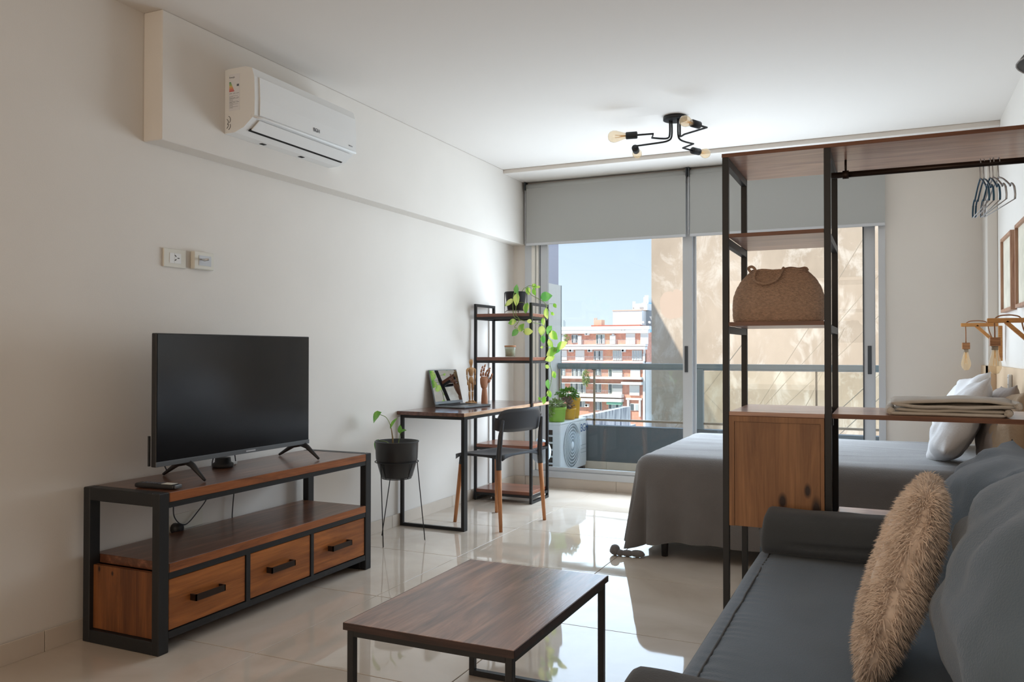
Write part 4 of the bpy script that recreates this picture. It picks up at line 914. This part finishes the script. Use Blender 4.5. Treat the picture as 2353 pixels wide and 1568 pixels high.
wall_lamp(5.80, 1.297, 3.332, 3.359, 1.194, 1.021, 'far pine wall lamp with hanging filament bulb near the room corner')
wall_lamp(4.40, 1.276, 3.34, 3.371, 1.205, 1.033, 'near pine wall lamp with larger looking hanging bulb, over the pillows')
# power strip hanging by headboard
ps_ = thing('power_strip', 'small white wall power strip beside the bed head', 'socket', (3.47, 5.3, .93))
obj('body', B(W-.034, W-.0145, 5.37, 5.41, .925, 1.01, bv=.004), 'white', ps_)
obj('holes', MB().box(W-.0348, W-.0341, 5.385, 5.395, .99, .995).box(W-.0348, W-.0341, 5.385, 5.395, .95, .955), 'slot', ps_)
# picture frames
def frame(y0, y1, z0, z1, label):
    t = thing('picture_frame', label, 'picture', (W, (y0+y1)/2, z0), group='framed prints over the bed')
    b_ = .018
    obj('frame', MB().box(W-.03, W-.0006, y0, y0+b_, z0, z1).box(W-.03, W-.0006, y1-b_, y1, z0, z1).box(W-.03, W-.0006, y0+b_, y1-b_, z0, z0+b_).box(W-.03, W-.0006, y0+b_, y1-b_, z1-b_, z1), 'framewood', t)
    obj('print', B(W-.016, W-.012, y0+b_, y1-b_, z0+b_, z1-b_), 'paper', t)
frame(5.29, 5.735, 1.372, 1.815, 'oak framed print over the bed, the one farther from the camera')
frame(4.68, 5.12, 1.372, 1.815, 'oak framed print over the bed cut off by the picture edge')
# grey cone lamp, partly in frame
sh = thing('pendant_lamp', 'dark grey cone lamp shade at the top right edge', 'lamp', (3.33, 2.4, 2.6))
Ts = Matrix.Translation((3.335, 2.40, 1.848)) @ Matrix.Rotation(.12, 4, 'Y')
obj('shade', MB().lathe([(.118, 0), (.120, .001), (.038, .135), (.022, .150), (0, .152)], 28, T=Ts).lathe([(.115, .0012), (.034, .132), (0, .134)], 28, T=Ts), 'shade', sh)
obj('rim', MB().tube([Ts @ Vector((.119*math.cos(2*PI*k/30), .119*math.sin(2*PI*k/30), 0)) for k in range(31)], .002, 6, caps=False), 'steel', sh)
obj('cord', MB().tube([Ts @ Vector((0, 0, .15)), (3.355, 2.4, 2.1), (3.355, 2.4, 2.5995)], .003, 6), 'black', sh)

# ================================================================== SOFA
sf = thing('sofa', 'slate grey daybed sofa along the right wall', 'sofa', (3.02, 2.17, 0))
SX0, SX1, SY0, SY1, SZ = 2.487, 3.44, 1.20, 3.145, .42
def seatf(u, v):
    x_ = SX0+(SX1-SX0)*u; y_ = SY0+(SY1-SY0)*v
    ed = math.exp(-((u-.045)/.02)**2)
    pk = .0020*math.sin(y_*118+3*math.sin(y_*17)+1.5*math.sin(y_*41)+x_*20)*math.exp(-max(0, u-.05)*26)*(1 if u > .04 else .2)*(.5+.5*noise.noise(Vector((y_*4, 0, 0)))+.3)
    z_ = SZ-.005*ed+pk+.006*noise.noise(Vector((x_*4, y_*3, 0)))
    e = min(u/.035, 1); z_ -= .022*(1-e)**2
    return (x_, y_, z_)
m = MB().grid(seatf, 60, 260)
m.grid(lambda u, v: (SX0-.003*math.sin(PI*u)-.004*noise.noise(Vector((v*30, u*2, 0)))*u, SY0+(SY1-SY0)*v, (SZ-.022)*(1-u)+.20*u), 8, 120)
m.grid(lambda u, v: (SX0+(SX1-SX0)*v, SY1, (SZ-.0)*(1-u)+.20*u), 4, 4).grid(lambda u, v: (SX0+(SX1-SX0)*v, SY0, (SZ)*(1-u)+.20*u), 4, 4)
obj('seat', m, 'sofa', sf, merge=True)
obj('seam', MB().tube([(SX0+.045+.004*noise.noise(Vector((k*.3, 0, 0))), SY0+(SY1-SY0)*k/60, SZ-.0035) for k in range(61)], .0028, 6), 'sofa_dark', sf)
obj('sofa_base', B(SX0+.02, SX1, SY0+.02, SY1-.01, .08, .20), 'sofa_dark', sf)
for (x_, y_) in ((2.55, 1.27), (2.55, 3.08), (3.38, 1.27), (3.38, 3.08)): obj('leg', MB().tube([(x_, y_, 0), (x_, y_, .08)], [.018, .024], 10), 'black', sf)
def bolster(yc, label, x0=2.505, x1=3.04):
    def f(u, v):
        a = 2*PI*u; t = v
        rr = .079; ex = 1.0
        e = min(1, t*26)**.42; e2 = min(1, (1-t)*16)**.5
        r = rr*min(e, e2)
        ca, sa = math.cos(a), math.sin(a); k = (abs(ca)**3.2+abs(sa)**3.2)**(-1/3.2)
        crease = -.010*math.exp(-((a-3.55)/.09)**2)*min(1, max(0, t-.12)*5)
        y_ = yc+(r+crease)*ca*k; z_ = SZ+.0855+(r+crease)*sa*k*.98
        z_ = max(z_, SZ+.008)
        return (x0+(x1-x0)*t+.008*math.sin(a)*(1-t), y_, z_+.004*noise.noise(Vector((t*5, a, 0))))
    m = MB().grid(f, 48, 60)
    return tag(obj('bolster', m, 'sofa_dark'), label, 'cushion', 'arm bolsters of the sofa')
bolster(3.045, 'charcoal rectangular bolster at the far end of the sofa, by the cabinet')
bolster(1.385, 'charcoal bolster at the near end of the sofa, just showing at the bottom edge', x0=2.484)
pil('back_cushion', 'large slate back cushion farther from the camera', 'cushion', (3.215, 2.69, .632), lean(.30, .0, .0), .83, .47, .34, 'sofa', 21, .020, 'slate back cushions of the sofa', corner=.12)
pil('back_cushion', 'large slate back cushion nearest the camera', 'cushion', (3.225, 1.775, .668), lean(.42, .0, .0), .93, .52, .40, 'sofa', 27, .022, 'slate back cushions of the sofa', corner=.12)
# fluffy cushion
fc = thing('fluffy_cushion', 'shaggy cream cushion standing against the slate back cushions', 'cushion', (2.95, 2.0, .42))
FT_ = Matrix.Translation((2.945, 2.07, .640)) @ Euler(lean(.30, -.06, .03)).to_matrix().to_4x4()
obj('cover', pillow_mb(.39, .42, .105, FT_, 31, .008, corner=.06), 'fluff', fc)
rn = random.Random(11); fm = MB(); vs = []; fs = []
Rm = FT_.to_3x3()
for i in range(26000):
    a = rn.uniform(-1, 1); b = rn.uniform(-1, 1); sg = 1 if rn.random() < .62 else -1
    if rn.random() < .14:
        if rn.random() < .5: a = math.copysign(rn.uniform(.93, 1), a)
        else: b = math.copysign(rn.uniform(.93, 1), b)
    e = max(0, (1-abs(a)**2.4)*(1-abs(b)**2.4))**.5
    p = FT_ @ Vector((a*.195, b*.208, sg*.050*e))
    nrm = Rm @ Vector((a*abs(a)**3*.9, b*abs(b)**3*.9, sg*(.25+e)))
    nrm.normalize()
    cl_ = Vector((noise.noise(p*16), noise.noise(p*16+Vector((9, 0, 0))), noise.noise(p*16+Vector((0, 9, 0)))))*.9
    dr_ = (nrm*.9+cl_+Vector((rn.uniform(-.6, .6), rn.uniform(-.6, .6), rn.uniform(-.8, .3)))).normalized()
    L = rn.uniform(.014, .030); sd = dr_.cross(Vector((rn.uniform(-1, 1), rn.uniform(-1, 1), rn.uniform(-1, 1)))).normalized()*.0011
    q1 = p+dr_*L*.55; q2 = p+dr_*L+Vector((0, 0, -.006))
    o_ = len(vs); vs += [tuple(p-sd), tuple(p+sd), tuple(q1-sd), tuple(q1+sd), tuple(q2)]
    fs += [(o_, o_+1, o_+3, o_+2), (o_+2, o_+3, o_+4)]
pl = obj('pile', MB().add(vs, fs, False), 'fluff', fc, merge=False); pl['kind'] = 'stuff'

# ================================================================== BALCONY
struct('balcony_floor', B(-1.2, 4.6, D+.2, 7.72, -.12, 0), 'balfloor')
cu_ = struct('balcony_curb', B(-1.2, 4.6, 7.596, 7.72, 0, .072), 'curb')
x = -1.15
while x < 4.4:
    obj('curb_tile', B(x+.001, x+.399, 7.588, 7.5955, .001, .075, bv=.001), 'curb', cu_); x += .4
struct('balcony_parapet', B(-1.2, 4.6, 7.605, 7.72, .072, .418, bv=.004), 'parapet')
struct('building_slab', B(-1.3, 4.8, D+.2, 7.75, 2.66, 2.85), 'whitepaint')
struct('building_upper_wall', B(-6, 10, -4, 7.0, 2.86, 8.0), 'whitepaint')
struct('building_side_mass', MB().box(-6, -.2, -4, D+.2, -3, 2.85).box(W+.2, 10, -4, D+.2, -3, 2.85).box(-6, 10, -4, 7.75, -3, -.13), 'whitepaint')
rl = thing('balcony_railing', 'grey steel balcony railing with glass infill above the dark parapet', 'railing', (1.5, 7.65, .418))
obj('top_rail', MB().box(-.062, 4.6, 7.615, 7.675, .978, 1.022, bv=.003).box(-.062, 4.6, 7.625, 7.665, .962, .9778), 'rail', rl)
obj('lower_rail', B(-.062, 4.6, 7.635, 7.655, .462, .482), 'railtan', rl)
for x_ in (-.054, .31, 2.35, 3.4): obj('post', B(x_-.008, x_+.008, 7.635, 7.655, .4185, .962), 'railtan', rl)
obj('corner_post', B(1.315, 1.372, 7.61, 7.67, .4185, .9775, bv=.003), 'rail', rl)
for (x0, x1) in ((-.044, .30), (.32, 1.31), (1.38, 2.34), (2.36, 3.39)): obj('glass_panel', B(x0, x1, 7.642, 7.648, .484, .955), 'railglass', rl)
obj('clamp', B(.290, .330, 7.628, 7.662, .955, 1.0225), 'aludark', rl)
obj('return_panel', B(1.346, 1.356, 7.68, 8.75, .30, .945), 'railglass', rl)
sc_ = thing('balcony_screen', 'white privacy screen at the left end of the balcony', 'screen', (-.08, 7.1, 0))
obj('panel', B(-.12, -.07, 6.63, 7.585, 0, 1.80), 'whitepaint', sc_)
obj('edge_post', B(-.12, -.066, 7.724, 7.734, -.1, 1.80), 'rail', sc_)
obj('outer_panel', B(-.118, -.072, 7.73, 7.7235, .0, 1.80) if False else B(-.12, -.07, 7.586, 7.7235, .42, 1.80), 'whitepaint', sc_)
# condenser
AX0, AX1, AY0, AY1, AZ0, AZ1 = -.045, .250, 6.885, 7.575, .035, .497
ou = thing('outdoor_condenser', 'white outdoor air conditioning unit with round fan grille on the balcony', 'air conditioner', (.1, 7.2, 0))
obj('casing', MB().box(AX0, AX1, AY0, AY1, AZ0, AZ1-.02, bv=.012), 'acbody', ou)
obj('lid', MB().box(AX0-.004, AX1+.005, AY0-.005, AY1+.005, AZ1-.024, AZ1, bv=.010), 'acbody', ou)
cf = thing  # keep name short
fy = AY0+.285; fz = .268; FR = .205
obj('fan_disc', MB().lathe([(0, 0), (FR, 0), (FR, .005), (0, .006)], 48, T=Matrix.Translation((AX1+.0002, fy, fz)) @ Matrix.Rotation(PI/2, 4, 'Y')), 'acgrill', ou)
def ringm(r, t=.0035): return MB().tube([(AX1+.010, fy+r*math.cos(2*PI*k/48), fz+r*math.sin(2*PI*k/48)) for k in range(49)], t, 6, caps=False)
for r in (.205, .180, .152, .122, .092, .064): obj('grille_ring', ringm(r), 'acbody', ou)
sp = MB()
for k in range(72):
    a = 2*PI*k/72; a2 = a+.35
    sp.tube([(AX1+.0085, fy+.04*math.cos(a), fz+.04*math.sin(a)), (AX1+.0085, fy+.125*math.cos(a+.16), fz+.125*math.sin(a+.16)), (AX1+.0085, fy+.2*math.cos(a2), fz+.2*math.sin(a2))], .0014, 4, caps=False)
obj('grille_spokes', sp, 'acgrill', ou)
obj('grille_hub', MB().lathe([(0, .014), (.034, .013), (.036, .006)], 24, T=Matrix.Translation((AX1, fy, fz)) @ Matrix.Rotation(PI/2, 4, 'Y')), 'acbody', ou)
obj('front_panel', MB().box(AX1+.0005, AX1+.006, AY0+.505, AY1-.012, .07, .46, bv=.003), 'acbody', ou)
rb = MB()
for z in (.17, .205, .24): rb.box(AX1+.0062, AX1+.009, AY0+.52, AY1-.03, z, z+.004)
obj('panel_ribs', rb, 'acgrill', ou)
text('brand_print', 'BGH', .105, (AX1+.0065, AY0+.512, .372), (PI/2, 0, PI/2), 'inkblue', ou, .0004)
sl = MB()
for i in range(6): obj('side_vent', B(AX0+.02, AX1-.075, AY0-.002, AY0+.001, .385-i*.062, .430-i*.062, bv=.004) if False else B(AX0+.02, AX1-.075, AY0-.0015, AY0-.0002, .385-i*.062, .430-i*.062), 'coil', ou)
for yy in (AY0+.09, AY1-.12): obj('foot', B(AX0+.02, AX1+.012, yy, yy+.05, 0.0005, .0345), 'plastic', ou)
# pots on the condenser
def foliage(name, c, rx, ry, rz_, n, L, m_, parent, seed):
    r_ = random.Random(seed); vs = []; fs = []
    for i in range(n):
        d = Vector((r_.gauss(0, 1), r_.gauss(0, 1), r_.gauss(0, 1))).normalized(); rr = r_.uniform(.4, 1)
        p = Vector(c)+Vector((d.x*rx*rr, d.y*ry*rr, d.z*rz_*rr)); dd = (d+Vector((r_.uniform(-.6, .6), r_.uniform(-.6, .6), r_.uniform(-.8, .3)))).normalized()
        s_ = dd.cross(Vector((r_.uniform(-1, 1), r_.uniform(-1, 1), 1))).normalized(); l_ = L*r_.uniform(.6, 1.2); k = len(vs)
        vs += [tuple(p), tuple(p+dd*l_*.5+s_*l_*.32), tuple(p+dd*l_), tuple(p+dd*l_*.5-s_*l_*.32)]; fs.append((k, k+1, k+2)); fs.append((k, k+2, k+3))
    o = obj(name, MB().add(vs, fs), m_, parent, merge=False); o['kind'] = 'stuff'; return o
M['dry'] = mat('dry_purple_leaf', srgb(128, 104, 88), .7, var=.3, vscale=20)
M['pale'] = mat('pale_green_leaf', srgb(150, 170, 100), .6, var=.3, vscale=20)
def pot_(c, r0, r1, h_, m_, name, label):
    t = thing(name, label, 'plant', c)
    T = Matrix.Translation(c)
    obj('pot', MB().lathe([(0, .0005), (r0, .0005), (r0*1.03, h_*.12), (r0*1.08, h_*.13), (r1*.97, h_*.80), (r1*1.05, h_*.82), (r1*1.05, h_), (r1*.95, h_), (r1*.9, h_*.85), (0, h_*.85)], 28, T=T), m_, t)
    obj('soil', MB().lathe([(0, h_*.87), (r1*.88, h_*.86)], 16, T=T), 'soil', t)
    return t
gp = pot_((.175, 6.985, AZ1+.002), .070, .086, .135, 'greenpot', 'potted_plant', 'lime green pot with trailing pale foliage on the outdoor unit')
foliage('foliage', (.165, 6.975, AZ1+.155), .09, .09, .035, 260, .035, 'pale', gp, 1); foliage('foliage', (.13, 6.90, AZ1+.105), .05, .03, .06, 130, .03, 'pale', gp, 2)
yp = pot_((.190, 7.27, AZ1+.002), .050, .062, .105, 'yellowpot', 'potted_plant', 'low yellow pot with dry purple foliage on the outdoor unit')
foliage('foliage', (.165, 7.23, AZ1+.145), .07, .07, .06, 300, .035, 'dry', yp, 3); foliage('foliage', (.12, 7.14, AZ1+.04), .03, .03, .04, 60, .03, 'pale', yp, 4)
yq = pot_((.165, 7.44, AZ1+.002), .056, .07, .20, 'yellowpot', 'potted_plant', 'taller yellow pot with bright green foliage at the back of the outdoor unit')
foliage('foliage', (.13, 7.40, AZ1+.235), .11, .11, .05, 420, .035, 'leaf', yq, 5)

# ================================================================== OUTSIDE
pw = tag(obj('neighbour_building', B(-2.948, 16, 22, 34, -14, 6.6), 'party'), 'tall neighbouring building with weathered beige blank wall', 'building')
lb = tag(obj('left_building', B(-14, -5.67, 10, 22, -14, 7.56), 'lavender'), 'pale shaded building just left of the balcony view', 'building')
# cables and small things on the wall
cbs = [((.62, 15, -.2), (3.4, 15.2, 3.2)), ((.66, 15, -.2), (2.9, 15.2, 3.6)), ((.7, 15, -.45), (3.9, 15.2, 2.9)), ((1.3, 15, -.6), (2.3, 15.2, 1.5)), ((1.4, 15, -.6), (4.3, 15.2, 2.4)), ((1.75, 15, -.6), (4.8, 15.2, 2.6)), ((-.25, 15, -.3), (1.0, 15.2, 1.3))]
names_ = ['first', 'second', 'third', 'fourth', 'fifth', 'sixth', 'seventh']
order = sorted(range(7), key=lambda i: cbs[i][0][0])
for i, (a, b) in enumerate(cbs):
    k = .45*i; a = (a[0], a[1]-k, a[2]); b = (b[0], b[1]-k, b[2])
    tag(obj('overhead_cable', MB().tube([a, ((a[0]+b[0])/2, 15.1-k, (a[2]+b[2])/2-.05), b], .006, 5), 'railtan'), 'thin overhead cable slanting across the beige blank wall, %s from the left at its foot' % names_[order.index(i)], 'cable', 'overhead cables by the blank wall')
# stained roof wall
tag(obj('roof_wall', B(-8.25, -7.95, 24, 37, -12, -1.42), 'stained'), 'stained grey rooftop wall below the balcony rail', 'wall')
tag(obj('roof_shed', MB().box(-8.2, -5.0, 39, 44, -12, -3.1, bv=.05), 'facade_pink'), 'low beige rooftop shed beyond the stained wall', 'building')
tag(obj('near_roofs', MB().box(-22, -12, 38, 52, -14, -3.6).box(-20, -16.5, 40, 44, -3.6, -2.9).box(-15.5, -13, 39, 42, -3.6, -3.1), 'facade_grey'), 'grey flat roofs lying in front of the red and white apartment block', 'building')
# far apartment block
FYY = 150.0
def FX(cx, cy=700): return -58.43+.01891*cx
def FZ(cx, cy): return 13.383+.0000324*cx-.018041*cy
ap = thing('apartment_building', 'distant apartment block with red brick walls, white balconies and roof structures', 'building', (FX(600), FYY, FZ(600, 1500)))
def fbox(cx0, cy0, cx1, cy1, y0, y1): return (FX(cx0), FX(cx1), FYY+y0, FYY+y1, FZ((cx0+cx1)/2, cy1), FZ((cx0+cx1)/2, cy0))
def fb(name, m_, lst, y0, y1, parent=ap):
    for r in lst: obj(name, B(*fbox(*r, y0, y1)), m_, parent)
fb('wall', 'facade_brick', [(100, 480, 1075, 790)], .5, 12); fb('wall', 'facade_brick', [(100, 790, 1042, 1500)], .5, 12)
fb('side_wall', 'facade_white', [(1042, 480, 1062, 1500)], .2, 16)
fb('rear_mass', 'facade_white', [(1062, 425, 1135, 1500)], 5, 20)
fb('cornice', 'facade_white', [(60, 418, 1112, 455), (60, 462, 1100, 492)], -.6, 1.0)
fb('slab', 'facade_white', [(60, 608, 1085, 628), (60, 633, 1080, 662), (60, 782, 1062, 800), (60, 948, 1040, 972), (835, 1000, 1042, 1028), (60, 1018, 835, 1024), (100, 1130, 840, 1165), (100, 1178, 840, 1210)], -1.2, .5)
fb('shutter', 'facade_white', [(865, 495, 958, 606), (1015, 490, 1090, 606), (100, 668, 235, 775), (330, 668, 425, 778), (725, 905, 827, 952), (912, 870, 1010, 952), (725, 1070, 825, 1130), (902, 1035, 1003, 1142)], .1, .49)
fb('shutter', 'facade_grey', [(725, 868, 827, 903), (725, 1022, 825, 1068)], .12, .49)
fb('pillar', 'facade_white', [(190, 492, 222, 608), (362, 512, 396, 605), (702, 512, 758, 605), (722, 498, 745, 512), (880, 1190, 900, 1360), (1000, 1190, 1018, 1360), (868, 1168, 1030, 1188), (1042, 705, 1062, 1400)], -.1, .49)
def win(cx0, cy0, cx1, cy1, n=2, m_='facade_glass'):
    f = obj('window', B(*fbox(cx0, cy0, cx1, cy1, .3, .49)), 'facade_white', ap); wd = (cx1-cx0)/n
    for i in range(n): obj('pane', B(*fbox(cx0+i*wd+wd*.2, cy0+7, cx0+(i+1)*wd-wd*.2, cy1-5, .2, .3)), m_ if i % 2 == 0 or m_ == 'facade_curtain' else 'facade_curtain', f)
for a in [(285, 500, 352, 590, 3), (160, 505, 192, 572, 2), (550, 500, 642, 602, 4), (525, 672, 622, 776, 4), (725, 670, 822, 778, 4, 'facade_curtain'), (925, 670, 1028, 778, 4, 'facade_curtain'), (285, 862, 425, 950, 6), (538, 862, 602, 940, 3), (678, 868, 722, 948, 1), (160, 868, 215, 944, 2), (155, 1020, 212, 1125, 2), (272, 1010, 440, 1128, 6), (538, 1018, 604, 1120, 3), (678, 1022, 722, 1130, 1), (368, 1212, 432, 1280, 2), (535, 1214, 610, 1310, 3), (680, 1235, 828, 1290, 4), (905, 1225, 998, 1300, 2)]: win(*a)
rail_list = [(225, 560, 1010, 606), (160, 735, 1050, 778), (200, 905, 720, 952), (830, 922, 905, 956), (272, 1088, 722, 1130)]
for r in rail_list:
    x0, x1, y0, y1, z0, z1 = fbox(*r, -1.15, -1.1); m = MB().box(x0, x1, y0, y1, z1-.06, z1)
    k = x0
    while k < x1: m.box(k, k+.05, y0, y1, z0, z1); k += .28
    obj('balcony_rail', m, 'facade_grey', ap)
fb('awning', 'awning', [(700, 642, 828, 658), (902, 642, 1040, 658)], -.9, .3); fb('awning', 'awning_green', [(680, 1213, 830, 1238)], -.9, .3)
for (a, b) in ((440, 475), (812, 452), (265, 656), (470, 656), (822, 656), (438, 1240)):
    o = obj('wall_condenser', B(*fbox(a, b, a+46, b+34, -.4, .2)), 'facade_white', ap)
    x0, x1, y0, y1, z0, z1 = fbox(a, b, a+46, b+34, -.4, .2); obj('fan', MB().lathe([(0, 0), (.2, 0)], 12, T=Matrix.Translation((x0+.36, y0-.02, (z0+z1)/2)) @ Matrix.Rotation(PI/2, 4, 'X')), 'facade_grey', o)
foliage('balcony_plants', (FX(470), FYY-1.4, FZ(470, 960)), .75, .3, 1.6, 500, .3, 'foliage', ap, 8)
foliage('balcony_plants', (FX(262), FYY-1.4, FZ(262, 540)), .65, .3, .7, 200, .25, 'foliage', ap, 9)
fb('roof_edge', 'facade_red', [(485, 402, 1000, 418)], 1, 3)
fb('chimney_block', 'facade_pink', [(495, 342, 578, 404)], 2, 4); fb('chimney_pipe', 'facade_pink', [(497, 322, 505, 342), (516, 320, 526, 342)], 2, 2.3)
fb('roof_house', 'facade_white', [(700, 252, 1002, 404)], 2, 8); fb('roof_house_cap', 'facade_pink', [(696, 243, 1002, 252)], 1.8, 8.2); fb('roof_house_side', 'facade_grey', [(1002, 246, 1112, 410)], 5, 12)
fb('tank_house', 'facade_white', [(875, 172, 1028, 243)], 4, 8); fb('tank_post', 'facade_white', [(876, 148, 898, 172), (1000, 152, 1020, 172)], 4, 4.6)
fb('grille', 'facade_grey', [(950, 208, 988, 226), (878, 212, 890, 224)], 3.9, 4)
fb('antenna', 'rail', [(164, 340, 171, 418), (178, 352, 181, 418)], 2, 2.1)
for cx in (1030, 1095): obj('satellite_dish', MB().lathe([(0, .1), (.2, .04), (.28, 0)], 14, T=Matrix.Translation((FX(cx), FYY+1, FZ(cx, 380))) @ Matrix.Rotation(PI/2+.5, 4, 'X')), 'facade_white', ap)
tag(obj('distant_tower', MB().box(-65.5, -58.5, 260, 268, -20, 17.2).box(-64.5, -60, 261, 267, 17.2, 21.5).box(-63.6, -61.6, 262, 266, 21.5, 24.6), 'facade_white'), 'slim white tower with stepped top behind the apartment block', 'building') if False else None
tw = thing('distant_tower', 'slim pale tower with stepped top rising behind the apartment block', 'building', (FX(1070)*2, 300, -20))
def F2(cx0, cy0, cx1, cy1): # same sight lines at twice the distance
    k = 2.0; ox, oz = 2.92, 1.1395
    return (ox+(FX(cx0)-ox)*k, ox+(FX(cx1)-ox)*k, 300, 306, oz+(FZ(cx0, cy1)-oz)*k, oz+(FZ(cx0, cy0)-oz)*k)
obj('shaft', B(*F2(1030, 178, 1098, 900)), 'facade_white', tw)
obj('crown', B(*F2(1048, 120, 1098, 178)), 'facade_white', tw); obj('spire', B(*F2(1060, 102, 1098, 120)), 'facade_white', tw)
for i in range(4):
    for j in range(2): obj('window', (lambda b: B(b[0], b[1], 299.8, 300.0, b[4], b[5]))(F2(1040+j*28, 190+i*16, 1054+j*28, 198+i*16)), 'facade_grey', tw)
tb = tag(obj('blue_glass_tower', B(*F2(1099, 180, 1140, 900)), 'towerblue'), 'blue glass tower at the edge of the blank wall', 'building')
tag(obj('city_ground', B(-220, 120, 8.5, 420, -15, -14.2), 'facade_grey'), 'distant city ground below the balcony', 'ground')
